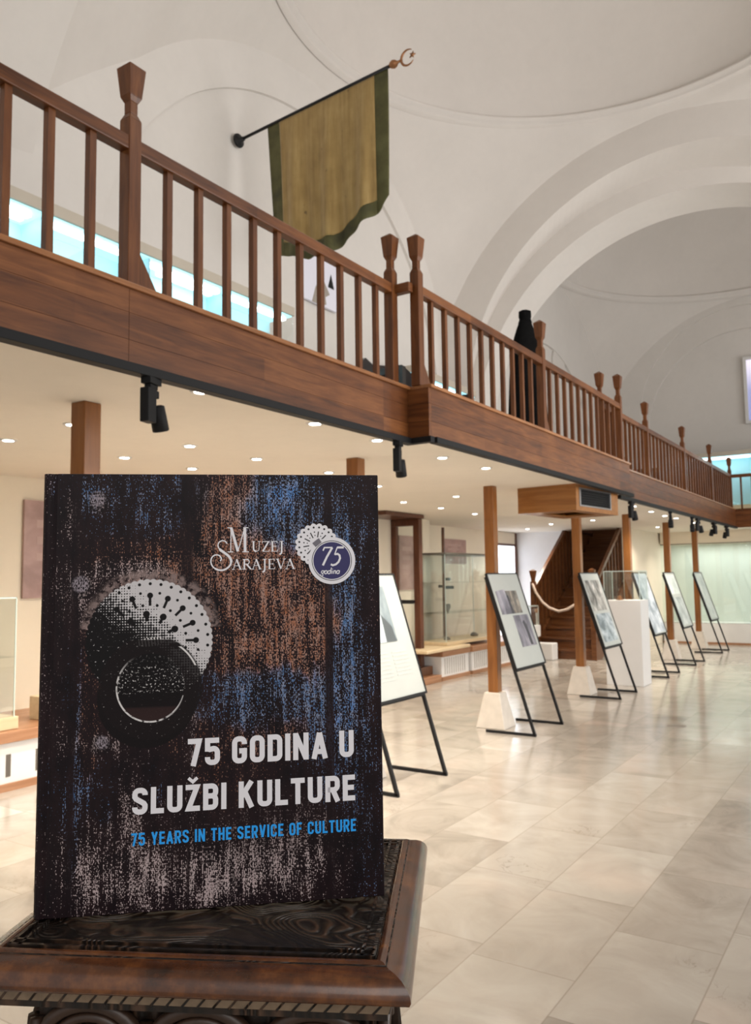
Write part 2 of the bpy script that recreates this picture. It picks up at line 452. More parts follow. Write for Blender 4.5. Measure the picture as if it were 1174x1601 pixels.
# lower walls under the gallery
struct('wall_left', MB().box(-6.55, XW, -4, 11.3, 0, 2.46).box(-6.95, -6.39, 11.3, 11.36, 0, 2.46), M_cream)
struct('wall_left_back', MB().box(-7.05, -6.9, 11.3, 16.0, 0, 2.46), M_cream)
struct('wall_stair', MB().box(-7.05, -5.82, 16.0, 16.12, 0, 2.46), M_coolwall)
struct('wall_stair_side', MB().box(-4.60, -4.52, 15.9, 21.2, 0, 2.44), M_cream)
struct('trim_7', MB().box(-6.39, -6.33, 11.02, 11.18, .0, 2.43).box(-6.39, -6.35, 10.86, 10.94, 0, 2.43), M_cream)

# ------------------------------------------------------------------ gallery floor slab (its underside is the low ceiling)
G = MB()
zb, zt_ = 2.43, 2.70
G.box(XW, -2.76, -4, 4.60, zb, zt_).box(XW, -2.60, 4.60, 9.27, zb, zt_)
G.box(-7.0, -2.76, 9.27, 16.2, zb, zt_)
G.box(-7.0, -5.80, 16.2, 21.2, zb, zt_).box(-4.55, -2.76, 16.2, 21.2, zb, zt_)
G.box(-2.76, 9, 17.345, 21.2, zb, zt_)
struct('ceiling_gallery', G, M_ceil)
struct('trim_8', MB().box(-5.80, -5.72, 16.2, 20.3, 2.43, 2.72).box(-4.63, -4.55, 16.2, 20.3, 2.43, 2.72).box(-5.72, -4.63, 16.2, 16.26, 2.431, 2.72), M_dark)
# fascia boards
def planks(mb, x0, x1, y0, y1, rows=(2.415, 2.54, 2.66, 2.765)):
    for a, b in zip(rows[:-1], rows[1:]): mb.box(x0, x1, y0, y1, a, b - .0015)
    return mb
F1 = MB()
planks(F1, -2.76, -2.72, -3.2, 2.236); planks(F1, -2.76, -2.722, 2.24, 4.60)
struct('trim_1', F1, M_rail_y)
struct('trim_1_return', planks(MB(), -2.76, -2.56, 4.57, 4.605), M_rail_x)
struct('trim_2', planks(MB(), -2.60, -2.56, 4.606, 9.27), M_rail_y)
struct('trim_3', planks(MB(), -2.76, -2.72, 9.27, 17.3), M_rail_y)
struct('trim_4', planks(MB(), -2.76, 9, 17.3, 17.34), M_rail_x)
# ledge on top of the fascia
LG = MB().box(-2.90, -2.705, -3.2, 4.585, 2.765, 2.79).box(-2.90, -2.545, 4.586, 9.285, 2.765, 2.79).box(-2.90, -2.705, 9.286, 17.3, 2.765, 2.79)
struct('trim_9', LG, M_ledge, False, .004)
struct('trim_10', MB().box(-2.90, 9, 17.285, 17.5, 2.765, 2.79), M_rail_x)
# black lighting tracks under the fascia
def track(x, y0, y1, label):
    o = MB().box(x - .035, x + .025, y0, y1, 2.388, 2.429).build('lighting_track', M_blackplastic, None, False, .003)
    return tag(o, label, 'lighting track', 'lighting tracks under the gallery')
track(-2.70, -3.2, 4.56, 'long black lighting track under the nearest gallery fascia')
track(-2.70 + .16, 4.60, 9.26, 'black lighting track under the projecting middle gallery fascia')
track(-2.70, 9.29, 17.2, 'black lighting track under the farthest side gallery fascia')
tag(MB().box(-2.74, -2.53, 4.535, 4.59, 2.39, 2.4285).build('lighting_track', M_blackplastic), 'short black track piece under the fascia return', 'lighting track', 'lighting tracks under the gallery')

# ------------------------------------------------------------------ railings
ZL = 2.79; ZR0, ZR1 = 3.425, 3.49
def newel(parent, x, y, brace=1, wx=1.0, axis='y'):
    h = .034
    n = MB().box(x - h, x + h, y - h, y + h, ZL, 3.575).frustum((x, y), (h, h), (.021, .021), 3.575, 3.605).box(x - .021, x + .021, y - .021, y + .021, 3.605, 3.68)
    p = n.build('newel_post', M_rail_z, parent, False, .003)
    f = MB().frustum((x, y), (.022, .022), (.034, .034), 3.66, 3.685).frustum((x, y), (.034, .034), (.046, .046), 3.685, 3.82).frustum((x, y), (.046, .046), (.004, .004), 3.82, 3.852)
    f.build('finial', M_rail_z, p, False, .002)
    if brace:
        b = MB()
        if axis == 'y': b.prism([(y + h, ZL), (y + h + .13, ZL), (y + h + .10, ZL + .04), (y + h, ZL + .19)], 'x', x - .02, x + .02)
        else: b.prism([(x + h, ZL), (x + h + .13, ZL), (x + h + .10, ZL + .04), (x + h, ZL + .19)], 'y', y - .02, y + .02)
        b.build('knee_brace', M_rail_z, p)
    return p
def balusters(parent, pts):
    for (x, y) in pts:
        MB().box(x - .0165, x + .0165, y - .0165, y + .0165, ZL, ZR0 + .01).build('baluster', M_rail_z, parent)
def rail_y(parent, x, y0, y1):
    MB().box(x - .03, x + .03, y0, y1, ZR0, ZR1).build('handrail', M_rail_y, parent, False, .006)
X1, X2 = -2.80, -2.66
def railing(label, y0):
    return thing('gallery_railing', label, 'railing', (0, 0, 0), 0, 'wooden gallery railings')
# everything local = world (empties at the base get an offset)
def railing_at(x, y, label):
    t = thing('gallery_railing', label, 'railing', (x, y, ZL), 0, 'wooden gallery railings')
    t['off'] = 0; return t
def shift_children(t):
    """children were built in world coordinates: bring them into the empty's frame"""
    M = Matrix.Translation(-Vector(t.location))
    def go(o):
        for c in children(o):
            c.data.transform(M); go(c)
    go(t); del t['off']
r1 = railing_at(X1, 2.3, 'brown wooden gallery railing nearest the camera, left of the corner post')
rail_y(r1, X1, -3.0, 4.5)
newel(r1, X1, .1); newel(r1, X1, 2.30); newel(r1, X1, 4.50, 0)
balusters(r1, [(X1, y) for y in [.30, .5, .7, .9, 1.1, 1.30, 1.50, 1.70, 1.89, 2.09] + [2.52 + .1985 * k for k in range(10)]])
MB().box(X1, X2, 4.505, 4.565, ZR0, ZR1).build('handrail', M_rail_x, r1, False, .006)
shift_children(r1)
r2 = railing_at(X2, 6.86, 'brown wooden gallery railing along the projecting middle stretch')
rail_y(r2, X2, 4.6, 9.27)
newel(r2, X2, 4.61); newel(r2, X2, 6.86); newel(r2, X2, 9.27, 1)
balusters(r2, [(X2, 4.80 + .2005 * k) for k in range(10)] + [(X2, 7.06 + .1995 * k) for k in range(11)])
shift_children(r2)
r3 = railing_at(X1, 12, 'brown wooden gallery railing along the farthest side stretch')
rail_y(r3, X1, 9.03, 17.3)
newel(r3, X1, 9.03, 0); newel(r3, X1, 10.99); newel(r3, X1, 13.19); newel(r3, X1, 15.35); newel(r3, X1, 17.34, 0)
balusters(r3, [(X1, 9.24 + .195 * k) for k in range(9)] + [(X1, 11.19 + .2 * k) for k in range(10)] + [(X1, 13.39 + .197 * k) for k in range(10)] + [(X1, 15.55 + .197 * k) for k in range(9)])
shift_children(r3)
r4 = railing_at(-1, 17.36, 'brown wooden railing across the far end gallery')
MB().box(-2.765, 8.9, 17.33, 17.39, ZR0, ZR1).build('handrail', M_rail_x, r4, False, .006)
balusters(r4, [(-2.6 + .2 * k, 17.36) for k in range(12)])
newel(r4, -.15, 17.36, 0, 1, 'x')
shift_children(r4)

# ------------------------------------------------------------------ columns
def column(y, label, first=[None]):
    if first[0] is None:
        t = thing('wooden_column', label, 'column', (-3.50, y, 0), PI / 180 * 2, 'wooden columns under the gallery')
        MB().box(-.053, .053, -.053, .053, .335, 2.43).build('shaft', M_column, t, False, .005)
        MB().frustum((0, 0), (.155, .150), (.084, .084), 0, .345).build('stone_base', M_stone, t, False, .008)
        first[0] = t; return t
    return dup(first[0], (-3.50, y, 0), label)
column(2.61, 'brown wooden column rising behind the top left of the book')
column(5.07, 'brown wooden column whose top shows above the book\'s right half')
column(7.50, 'brown wooden column standing behind the second easel from the book')
column(10.10, 'brown wooden column on a stone foot below the wooden ceiling box')
column(12.38, 'brown wooden column behind the white plinth with a glass cover')
column(14.87, 'brown wooden column, second from the far end of its row')
column(17.22, 'brown wooden column farthest from the book, near the end showcase')

# ------------------------------------------------------------------ downlights
def downlights():
    P = [(-4.03, 2.91, 'beside the top of the nearest column'), (-4.80, 2.99, 'at the left edge of the photo, above the left showcase'), (-2.83, 2.77, 'just right of the nearest black track spotlight'),
         (-4.81, 3.93, 'right of the nearest column, low in the row above the book'), (-4.05, 3.86, 'upper of a close pair above the book\'s left half'), (-4.86, 4.66, 'lower of a close pair above the book\'s left half'),
         (-4.09, 4.59, 'above the middle of the book\'s top edge'), (-2.88, 3.75, 'below the fascia left of the second column'), (-2.90, 4.46, 'left of the spotlight at the fascia corner'),
         (-4.13, 5.57, 'close to the book\'s top edge left of the second column'), (-4.36, 6.71, 'touching the right edge of the book cover'), (-2.93, 5.43, 'first to the right of the fascia corner spotlight'),
         (-2.92, 6.19, 'above the third column near the fascia'), (-5.05, 8.34, 'above the glazed dark door, nearest one'), (-5.10, 9.38, 'above the glazed dark door, right one'),
         (-4.23, 8.15, 'small one between door and third column'), (-5.20, 10.6, 'beside the third column above the glass showcase'), (-6.10, 14.75, 'left of the stairs below the wooden box, left of two'),
         (-5.20, 13.66, 'left of the stairs below the wooden box, right of two'), (-4.30, 13.24, 'above the dark stairs'), (-2.99, 10.95, 'right of the spotlight beside the wooden ceiling box'),
         (-3.04, 12.06, 'along the far fascia, second from the wooden box'), (-3.09, 13.07, 'along the far fascia, third from the wooden box'), (-3.07, 13.75, 'along the far fascia, fourth from the wooden box'),
         (-3.10, 15.25, 'along the far fascia, fifth from the wooden box'), (-3.95, 16.1, 'added to brighten the far showcase, behind the columns'), (-3.6, 17.75, 'added to brighten the end of the hall')]  # last two are added to brighten the far end
    first = None
    for x, y, d in P:
        lab = 'round recessed ceiling downlight ' + d
        if first is None:
            first = thing('ceiling_downlight', lab, 'downlight', (x, y, 2.43), 0, 'recessed downlights under the gallery')
            MB().lathe([(.034, -.006), (.050, -.007), (.053, -.004), (.054, .0)], 24).build('trim_ring', M_white, first, True)
            MB().lathe([(.033, -.0075), (.033, -.005)], 24).build('diffuser', M_lamp, first)
        else: dup(first, (x, y, 2.43), lab)
        l = bpy.data.lights.new('downlight_beam', 'AREA'); l.shape = 'DISK'; l.size = .08; l.energy = 13.5; l.color = (1.0, .90, .765); l.spread = 2.2
        o = bpy.data.objects.new('downlight_beam', l); COL.objects.link(o); o.location = (x, y, 2.415)
downlights()

# ------------------------------------------------------------------ track spotlights
def spotlight(x, y, rot, label, lit=False):
    t = thing('track_spotlight', label, 'spotlight', (x, y, 2.388), rot, 'black spotlights on the gallery tracks')
    MB().box(-.025, .025, -.045, .045, -.03, 0).box(-.016, .016, -.03, .03, -.05, -.03).build('track_adapter', M_blackplastic, t, False, .003)
    MB().box(-.022, .022, -.055, .01, -.20, -.05).box(-.014, .014, .01, .045, -.085, -.05).build('driver_box', M_blackplastic, t, False, .004)
    M = Matrix.Translation((0, .062, -.165)) @ Matrix.Rotation(.35, 4, 'X')
    h = MB().lathe([(.022, .055), (.034, .05), (.036, .0), (.037, -.055), (.034, -.06), (.032, -.052)], 20)
    hd = h.build('lamp_head', M_blackplastic, t, True, 0, 0, M)
    MB().bar((0, 0, -.13), (0, .05, -.165), .012, .012).build('hinge_arm', M_black, t)
    if lit:
        MB().lathe([(.031, -.0575), (.031, -.053)], 20).build('lens', M_spotlamp, t, False, 0, 0, M)
    return t
spotlight(-2.70, 2.345, .3, 'black track spotlight nearest the camera, above the book\'s left half')
spotlight(-2.70, 4.40, .3, 'black track spotlight hanging at the fascia corner')
spotlight(-2.70, 9.80, -.2, 'black track spotlight beside the end of the wooden ceiling box')
spotlight(-2.70, 11.75, .2, 'lit black track spotlight above the fourth easel', True)
spotlight(-2.70, 13.15, .2, 'lit black track spotlight above the last columns', True)
spotlight(-2.70, 13.6, -.4, 'black track spotlight just behind the lit one near the last columns', True)
spotlight(-2.70, 14.9, .9, 'unlit black track spotlight, second from the end of the far track')
spotlight(-2.70, 16.1, .7, 'unlit black track spotlight at the far end of the track')

# ------------------------------------------------------------------ wooden box for the air conditioner
t = thing('air_conditioner_box', 'orange-brown wooden air conditioner box hanging from the gallery ceiling', 'air conditioner', (-2.985, 8.32, 2.16), -.10)
MB().box(-.33, .33, -.47, -.45, 0, .27).box(-.33, .33, .58, .60, 0, .27).box(-.33, -.31, -.45, .58, 0, .27).box(-.31, .31, -.45, -.22, 0, .015).box(-.31, .31, .30, .58, 0, .015).box(-.31, -.16, -.22, .30, 0, .015).box(.2, .31, -.22, .30, 0, .015)\
  .box(.31, .33, -.45, .58, 0, .045).box(.31, .33, -.45, -.40, .045, .235).box(.31, .33, .40, .58, .045, .235).box(.31, .33, -.45, .58, .235, .27).build('casing', M_acwood, t)
g = MB()
for k in range(7): g.box(.315, .322, -.36, .36, .06 + k * .024, .072 + k * .024)
g.box(.30, .305, -.40, .40, .045, .235)
gf = g.build('grille', M_blackplastic, t)
MB().box(.312, .338, -.40, -.37, .045, .235).box(.312, .338, .37, .40, .045, .235).box(.312, .338, -.37, .37, .045, .06).box(.312, .338, -.37, .37, .222, .235).build('grille_frame', M_steel, gf)

# ------------------------------------------------------------------ printed photographs on easel panels
def photo_mat(name, a, b, c, scale, stretch=(1, 1, 1), seed=0.0):
    m = Mat(name, .35)
    v = m.mapping(stretch, loc=(seed, seed * 1.7, seed * .3))
    n = m.noise(scale, 4, .6, v, .4)
    m.color(m.ramp(n, [(.35, a), (.5, b), (.66, c)])); return m.m
M_paper = plain('poster_paper', (.46, .48, .455), .4, 0, .03)
M_textgrey = plain('printed_text', (.50, .52, .49), .5, 0, .02, 60)
M_ph = {
 'portrait': photo_mat('portrait_print', (.13, .165, .185), (.24, .29, .31), (.38, .44, .46), 5, (1, 1, .5)),
 'suit': plain('portrait_suit_print', (.09, .105, .11), .4), 'shirt': plain('portrait_shirt_print', (.50, .57, .60), .4), 'skin': plain('portrait_face_print', (.42, .40, .37), .4),
 'building': photo_mat('building_print', (.05, .045, .04), (.20, .17, .145), (.42, .36, .29), 7, (1, 2.0, 1), 3),
 'mauve': photo_mat('facade_print', (.12, .115, .14), (.27, .255, .30), (.43, .41, .46), 5, (1, 1.5, .6), 9),
 'arch': plain('dark_arch_print', (.05, .048, .06), .4), 'crowd': photo_mat('crowd_print', (.09, .085, .08), (.34, .33, .31), (.68, .65, .62), 8, (1, 1, .6), 5),
 'sky': photo_mat('street_print', (.12, .155, .175), (.34, .40, .44), (.60, .65, .68), 5, (1, 1, 1.6), 1),
 'map': photo_mat('aerial_print', (.20, .235, .28), (.40, .44, .50), (.66, .69, .73), 6, (1, 1, 1), 8),
 'grey': photo_mat('river_print', (.22, .25, .255), (.40, .44, .44), (.62, .65, .64), 4, (1, 1, 1), 12),
 'pale': photo_mat('pale_print', (.45, .50, .48), (.60, .65, .62), (.74, .77, .74), 4, (1, 1, 1), 15)}
LEAN = math.atan2(.48, 1.52)
def easel(y0, y1, label, plabel, prints, x0=-2.965):
    """metal easel; the poster panel leaning on it is a thing of its own"""
    yc = (y0 + y1) / 2; hw = (y1 - y0) / 2
    t = thing('display_easel', label, 'easel', (x0, yc, 0), 0, 'black metal easels')
    for s in (-1, 1):
        MB().bar((0, s * (hw - .012), .012), (-.468, s * (hw - .012), 1.50), .024, .024).build('leg', M_black, t)
        MB().bar((.012, s * (hw - .012), .012), (-.50, s * (hw - .012), .012), .024, .024).build('foot', M_black, t)
    z1 = .60; 
    MB().bar((-.315 * z1 + .012, -hw + .024, z1), (-.315 * z1 + .012, hw - .024, z1), .02, .02).build('crossbar', M_black, t)
    # panel, in local frame: origin at foot of lean line, u along y, w up the lean
    M = Matrix.Translation((x0 + .018, yc, 0)) @ Matrix.Rotation(-LEAN, 4, 'Y')
    w0, w1 = .645, 1.60
    p = thing('poster_panel', plabel, 'display panel', (x0 - .19, yc, .63), 0, 'poster panels on the easels')
    Mi = Matrix.Translation(-Vector(p.location)) @ M
    b = MB().box(0, .012, -hw + .004, hw - .004, w0, w1).build('board', M_paper, p, False, 0, 0, Mi)
    fr = MB().box(-.006, .02, -hw - .006, -hw + .005, w0 - .012, w1 + .006).box(-.006, .02, hw - .005, hw + .006, w0 - .012, w1 + .006).box(-.006, .02, -hw, hw, w0 - .014, w0 + .004).box(-.006, .02, -hw, hw, w1 - .003, w1 + .008)
    fr.build('frame', M_black, p, False, 0, 0, Mi)
    H = w1 - w0; W = 2 * hw
    for item in prints:
        nm, mk, u0, u1, v0, v1 = item[:6]; d = .0135 + (item[6] if len(item) > 6 else 0)
        q = MB()
        if len(item) > 7:
            q.prism([(-hw + W * a, w1 - H * b_) for a, b_ in item[7]], 'x', .012, d)
        else:
            q.box(.012, d, -hw + W * u0, -hw + W * u1, w1 - H * v1, w1 - H * v0)
        q.build(nm, M_ph.get(mk, M_textgrey), p, False, 0, 0, Mi)
    return t
easel(4.77, 5.49, 'black metal easel closest to the book, cut off by its right edge', 'white poster panel with a large portrait, beside the book\'s right edge',
      [('photograph', 'portrait', .16, .72, .10, .56), ('photograph', 'suit', 0, 0, 0, 0, .001, [(.18, .56), (.20, .42), (.36, .33), (.52, .33), (.68, .44), (.70, .56)]),
       ('photograph', 'shirt', 0, 0, 0, 0, .002, [(.38, .56), (.37, .34), (.44, .30), (.52, .34), (.50, .56)]), ('photograph', 'skin', 0, 0, 0, 0, .0015, [(.36, .18), (.40, .14), (.48, .14), (.53, .19), (.52, .28), (.47, .32), (.41, .32), (.37, .27)])]
      + [('text_block', 'text', .16, .46, .64 + .03 * k, .65 + .03 * k) for k in range(8)] + [('text_block', 'text', .54, .84, .64 + .03 * k, .65 + .03 * k) for k in range(7)], -2.985)
easel(7.19, 7.93, 'black metal easel standing in front of the third wooden column', 'poster panel with a building photograph above and a dark archway below',
      [('photograph', 'building', .10, .78, .19, .44), ('photograph', 'mauve', 0, 0, 0, 0, .001, [(.10, .19), (.40, .17), (.42, .44), (.10, .44)]), ('photograph', 'arch', 0, 0, 0, 0, .002, [(.42, .24), (.47, .24), (.50, .44), (.42, .44)]),
       ('photograph', 'mauve', .42, .92, .46, .80), ('photograph', 'arch', 0, 0, 0, 0, .001, [(.66, .54), (.72, .52), (.78, .58), (.80, .79), (.72, .79), (.70, .62)])])
easel(9.80, 10.52, 'black metal easel in front of the column below the wooden box', 'poster panel with a crowd photograph above a blue street photograph',
      [('photograph', 'crowd', .10, .88, .10, .52), ('photograph', 'sky', .12, .90, .56, .94)], -2.93)
easel(12.15, 12.85, 'black metal easel just right of the white plinth', 'poster panel filled by one pale blue aerial photograph', [('photograph', 'map', .03, .97, .02, .98)], -2.92)
easel(14.0, 14.7, 'black metal easel, second from the far end', 'poster panel with two grey photographs, second from the far end', [('photograph', 'pale', .06, .94, .04, .40), ('photograph', 'grey', .06, .94, .46, .96)], -2.92)
easel(16.33, 17.03, 'black metal easel farthest from the book', 'pale poster panel farthest from the book', [('photograph', 'pale', .05, .95, .03, .97)], -2.92)

# ------------------------------------------------------------------ low benches with ventilation grilles along the left wall
M_slot_shade = plain('slot_shade', (.12, .105, .09), .8); M_slot_shade_pale = plain('pale_slot_shade', (.42, .39, .36), .8)  # strip colours stand for the shade inside the slots
def bench(label, xf, xb, y0, y1, slot, group='low wall benches'):
    t = thing('wall_bench', label, 'bench', (xf, y0, 0), 0, group); L = y1 - y0
    MB().box(xb - xf, .03, 0, L, .345, .425).build('bench_top', M_bench, t, False, .004)
    MB().box(xb - xf, .0, 0.01, L - .01, .055, .345).build('grille_panel', M_white, t)
    g = MB(); k = .1
    while k < L - .1: g.box(.0, .003, k, k + slot * (.16 if slot > .1 else .35), .10 if slot > .1 else .085, .26 if slot > .1 else .32); k += slot
    g.build('grille_slots', M_slot_shade if slot > .1 else M_slot_shade_pale, t)
    MB().box(xb - xf, .02, 0, L, 0, .055).build('skirting', M_bench, t)
    return t
bench('low bench with white slotted grille at the left edge of the photo', -5.52, XW, .5, 6.6, .24)
bench('low bench with white slotted grille under the middle glass showcase', -5.68, -6.39, 10.36, 11.25, .07)
bench('low bench with white slotted grille ending at the stairs', -5.66, -6.88, 11.3, 13.75, .07)
tag(MB().box(-6.2, -5.62, 9.85, 11.2, .427, .475).build('bench_cushion', M_pale, None, False, .012), 'pale straw-coloured seat board lying on the middle bench', 'seat board')
t = thing('wooden_step', 'brown wooden step at the foot of the dark glazed door', 'step', (-5.85, 9.9, 0))
MB().box(-.4, .2, -.6, .42, 0, .10).build('tread', M_bench, t, False, .006)
MB().box(-.4, .05, -.1, .42, .10, .22).build('upper_block', M_stair, t)

# glass showcases
def showcase(label, x0, x1, y0, y1, z0, z1, base=.07, frame=None, shelves=(), group='glass showcases under the gallery', basemat=None):
    t = thing('glass_showcase', label, 'showcase', ((x0 + x1) / 2, (y0 + y1) / 2, z0), 0, group)
    a, b = (x1 - x0) / 2, (y1 - y0) / 2; h = z1 - z0
    MB().box(-a - .02, a + .02, -b - .02, b + .02, 0, base).build('base', basemat or M_pale, t, False, .004)
    th = .006
    MB().box(a - th, a, -b, b, base, h).box(-a, -a + th, -b, b, base, h).box(-a + th, a - th, -b, -b + th, base, h).box(-a + th, a - th, b - th, b, base, h).box(-a, a, -b, b, h, h + th).build('glass_panes', M_glass, t)
    eb = MB()
    for sx in (-a, a - .008):
        for sy in (-b, b - .008): eb.box(sx, sx + .008, sy, sy + .008, base, h)
    for sx in (-a, a - .008): eb.box(sx, sx + .008, -b, b, h - .002, h + .008)
    for sy in (-b, b - .008): eb.box(-a, a, sy, sy + .008, h - .002, h + .008)
    eb.build('glass_edges', M_edge, t)
    for s in shelves: MB().box(-a + .01, a - .01, -b + .01, b - .01, s - z0, s - z0 + .006).build('glass_shelf', M_glass, t)
    if frame:
        MB().box(-a - .01, a + .01, -b - .01, -b + .012, h - .005, h + .02).box(-a - .01, a + .01, b - .012, b + .01, h - .005, h + .02).box(-a - .01, -a + .012, -b, b, h - .005, h + .02).box(a - .012, a + .01, -b, b, h - .005, h + .02).build('top_frame', frame, t)
    return t
M_greyframe = plain('grey_frame', (.16, .145, .12), .4, .4)
showcase('glass showcase on the bench at the left edge of the photo', -6.05, -5.58, 1.8, 3.58, .427, 1.39, .09, None, (.95,))
t = thing('display_stand', 'pale display stand seen beyond the left showcase beside the book', 'display stand', (-5.75, 4.05, .427))
MB().box(-.12, .12, -.16, .16, 0, .18).build('pale_block', M_pale, t, False, .005)
showcase('tall glass showcase with dark top frame on the middle bench', -6.25, -5.78, 10.72, 12.6, .478, 1.86, .05, M_greyframe, (.95, 1.42))
t = thing('wooden_pole_exhibit', 'tall brown wooden pole with dark metal clamps beside the middle showcase', 'exhibit', (-6.55, 12.1, .427))
MB().tube([(0, 0, .02), (0, 0, 1.93)], [.03, .026], 10).build('pole', M_stair, t)
MB().lathe([(.11, 0), (.10, .03), (.04, .06), (.03, .07)], 16).build('foot', M_greyframe, t, True)
for z, l in ((1.02, .10), (.88, .16), (.90, -.08)): MB().box(min(0, l) - .02, max(0, l) + .02, -.025, .025, z, z + .05).build('clamp', M_black, t, False, .008)
# heart-shaped pendant inside the showcase
hp = [(.075 * (16 * math.sin(a) ** 3) / 16, .075 * (13 * math.cos(a) - 5 * math.cos(2 * a) - 2 * math.cos(3 * a) - math.cos(4 * a)) / 16) for a in [2 * PI * k / 40 for k in range(40)]]
o = MB().prism(hp, 'x', -.012, .012).build('heart_pendant', M_greyframe, None, False, .004); o.location = (-5.95, 11.1, 1.035)
tag(o, 'grey heart-shaped object on the glass shelf of the middle showcase', 'exhibit')
for k, (y, sz) in enumerate(((11.15, .05), (12.1, .06))):
    o = MB().lathe([(sz, 0), (sz * 1.1, sz * .4), (sz * .6, sz * .9), (sz * .3, sz)], 16).build('small_metal_vessel', M_greyframe, None, True); o.location = (-6.0, y, .53)
    tag(o, ('small dark metal vessel in the left half of the middle showcase', 'small dark metal vessel in the right half of the middle showcase')[k], 'vessel', 'small vessels in the middle showcase')
showcase('small glass showcase at the end of the bench beside the stairs', -5.86, -5.5, 13.15, 13.7, .427, .97, .2, None, (), 'glass showcases under the gallery', M_white)
t = thing('rope_post', 'short pale post standing on the white block beside the stairs', 'post', (-5.62, 13.9, .301))
MB().tube([(0, 0, 0), (0, 0, .54)], .018, 10).build('post', M_stone, t); MB().lathe([(.012, .53), (.035, .55), (.035, .59), (.012, .61)], 14).build('knob', M_brass, t, True)
tag(MB().box(-5.75, -5.28, 13.755, 14.02, 0, .30).build('stone_block', M_white, None, False, .02), 'rounded white block at the bench end by the first stair', 'block')

# posters on the left wall
M_purple = photo_mat('mauve_poster_print', (.30, .19, .17), (.38, .245, .22), (.46, .31, .28), 3, (1, 1, 1), 4)
def wall_poster(label, y0, y1, z0, z1, x=XW):
    t = thing('wall_poster', label, 'poster', (x, (y0 + y1) / 2, z0), 0, 'mauve posters on the cream wall')
    b = (y1 - y0) / 2
    MB().box(.004, .03, -b, b, 0, z1 - z0).build('panel', M_purple, t)
    q = MB(); 
    for k in range(3): q.box(.03, .0315, -b * .7, b * (.5 - .2 * k), (z1 - z0) * (.72 - .17 * k), (z1 - z0) * (.80 - .17 * k))
    q.build('printed_lines', plain('poster_pale_print', (.45, .315, .285), .5), t)
wall_poster('mauve poster on the cream wall just left of the book', 4.13, 4.95, 1.37, 2.23)
wall_poster('mauve poster on the cream wall seen through the glazed door', 10.36, 10.84, 1.32, 2.15)
wall_poster('mauve poster high on the wall behind the middle showcase', 12.75, 13.6, 1.75, 2.2, -6.9)

# glazed door with dark frame standing out from the wall
d1 = struct('door_1', MB().box(-5.995, -5.895, 10.15, 10.25, .22, 2.37).box(-6.385, -5.995, 10.16, 10.24, 2.27, 2.37).box(-6.385, -6.30, 10.16, 10.24, .05, 2.27).box(-6.30, -5.995, 10.17, 10.23, .22, .36), M_dark, False, .006)
MB().box(-6.385, -5.86, 9.2, 10.25, 2.372, 2.425).build('head_panel', M_dark, d1)
MB().box(-6.30, -5.995, 10.195, 10.205, .36, 2.27).build('pane', M_glass, d1)
MB().box(-6.29, -5.99, 10.09, 10.13, 1.125, 1.18).box(-6.02, -5.98, 10.1, 10.17, 1.13, 1.175).build('push_bar', M_black, d1)
MB().box(-6.385, -6.30, 9.3, 9.42, .05, 2.37).build('jamb', M_dark, d1)
# white glazed door near the stairs
d2 = struct('door_2', MB().box(-6.9, -6.86, 15.90, 15.99, 0, 2.42).box(-6.9, -6.87, 14.55, 15.90, 2.14, 2.19), M_dark)
MB().box(-6.9, -6.885, 14.55, 15.90, 0, 2.14).build('leaf', glow('frosted_pane_glow', (.88, .93, 1.0), 2.2), d2)  # pane glow added to brighten the stair wall beside it
MB().box(-6.885, -6.87, 14.55, 15.90, 2.19, 2.42).build('transom', M_cream, d2)

# ------------------------------------------------------------------ staircase
t = thing('staircase', 'dark brown wooden staircase rising from the hall to the gallery', 'stairs', (-5.2, 14.1, 0))
nst = 15; rise, run = 2.7 / 15, .27
for k in range(nst):
    s = MB().box(-.536, .546, k * run - .02, k * run + run + .02, (k + 1) * rise - .035, (k + 1) * rise).box(-.536, .546, k * run, k * run + .02, k * rise, (k + 1) * rise - .035)
    s.build('step', M_stair, t)
for sx in (-.56, .57):
    MB().prism([(0, 0), (.35, 0), (nst * run + .3, nst * rise - .10), (nst * run + .3, nst * rise + .06), (0, rise + .06)], 'x', sx - .025, sx + .025).build('stringer', M_stair, t)
for sx in (-.555, .565):
    h = MB().box(sx - .045, sx + .045, -.03, .06, 0, 1.40)
    n = h.build('newel_post', M_stair, t, False, .004)
    MB().frustum((sx, .015), (.028, .028), (.03, .03), 1.40, 1.46).frustum((sx, .015), (.032, .032), (.055, .055), 1.46, 1.60).frustum((sx, .015), (.055, .055), (.01, .01), 1.60, 1.63).build('finial', M_stair, n)
    z0h = 1.27; sl = rise / run
    MB().bar((sx, .05, z0h), (sx, 3.0, z0h + sl * 2.95), .06, .07).build('handrail', M_stair, t)
    for k in range(14):
        y = .2 + k * .2
        MB().box(sx - .015, sx + .015, y - .015, y + .015, sl * y + rise, z0h + sl * (y - .05) - .02).build('baluster', M_stair, t)
MB().prism([(.04, .02), (.04, 1.25), (4.6, 1.285 + rise / run * 4.55), (4.6, rise / run * 4.6 - .3)], 'x', -.60, -.585).build('side_panel', M_stair, t)
struct('wall_stairwell', MB().box(-5.80, -4.62, 19.2, 19.26, 2.0, 4.0).box(-4.66, -4.61, 16.3, 19.2, .9, 2.44), M_dark)
o = MB().tube([(-5.755, 14.06, 1.37), (-5.68, 14.05, 1.20), (-5.55, 14.04, 1.02), (-5.42, 14.04, .92), (-5.25, 14.04, .86), (-5.08, 14.04, .90), (-4.92, 14.04, 1.0), (-4.76, 14.05, 1.2), (-4.64, 14.06, 1.37)], .024, 10).build('barrier_rope', plain('pale_rope', (.52, .41, .34), .8, 0, .2, 60), None, True)
tag(o, 'pale rope hung across the foot of the stairs between the newel posts', 'rope')

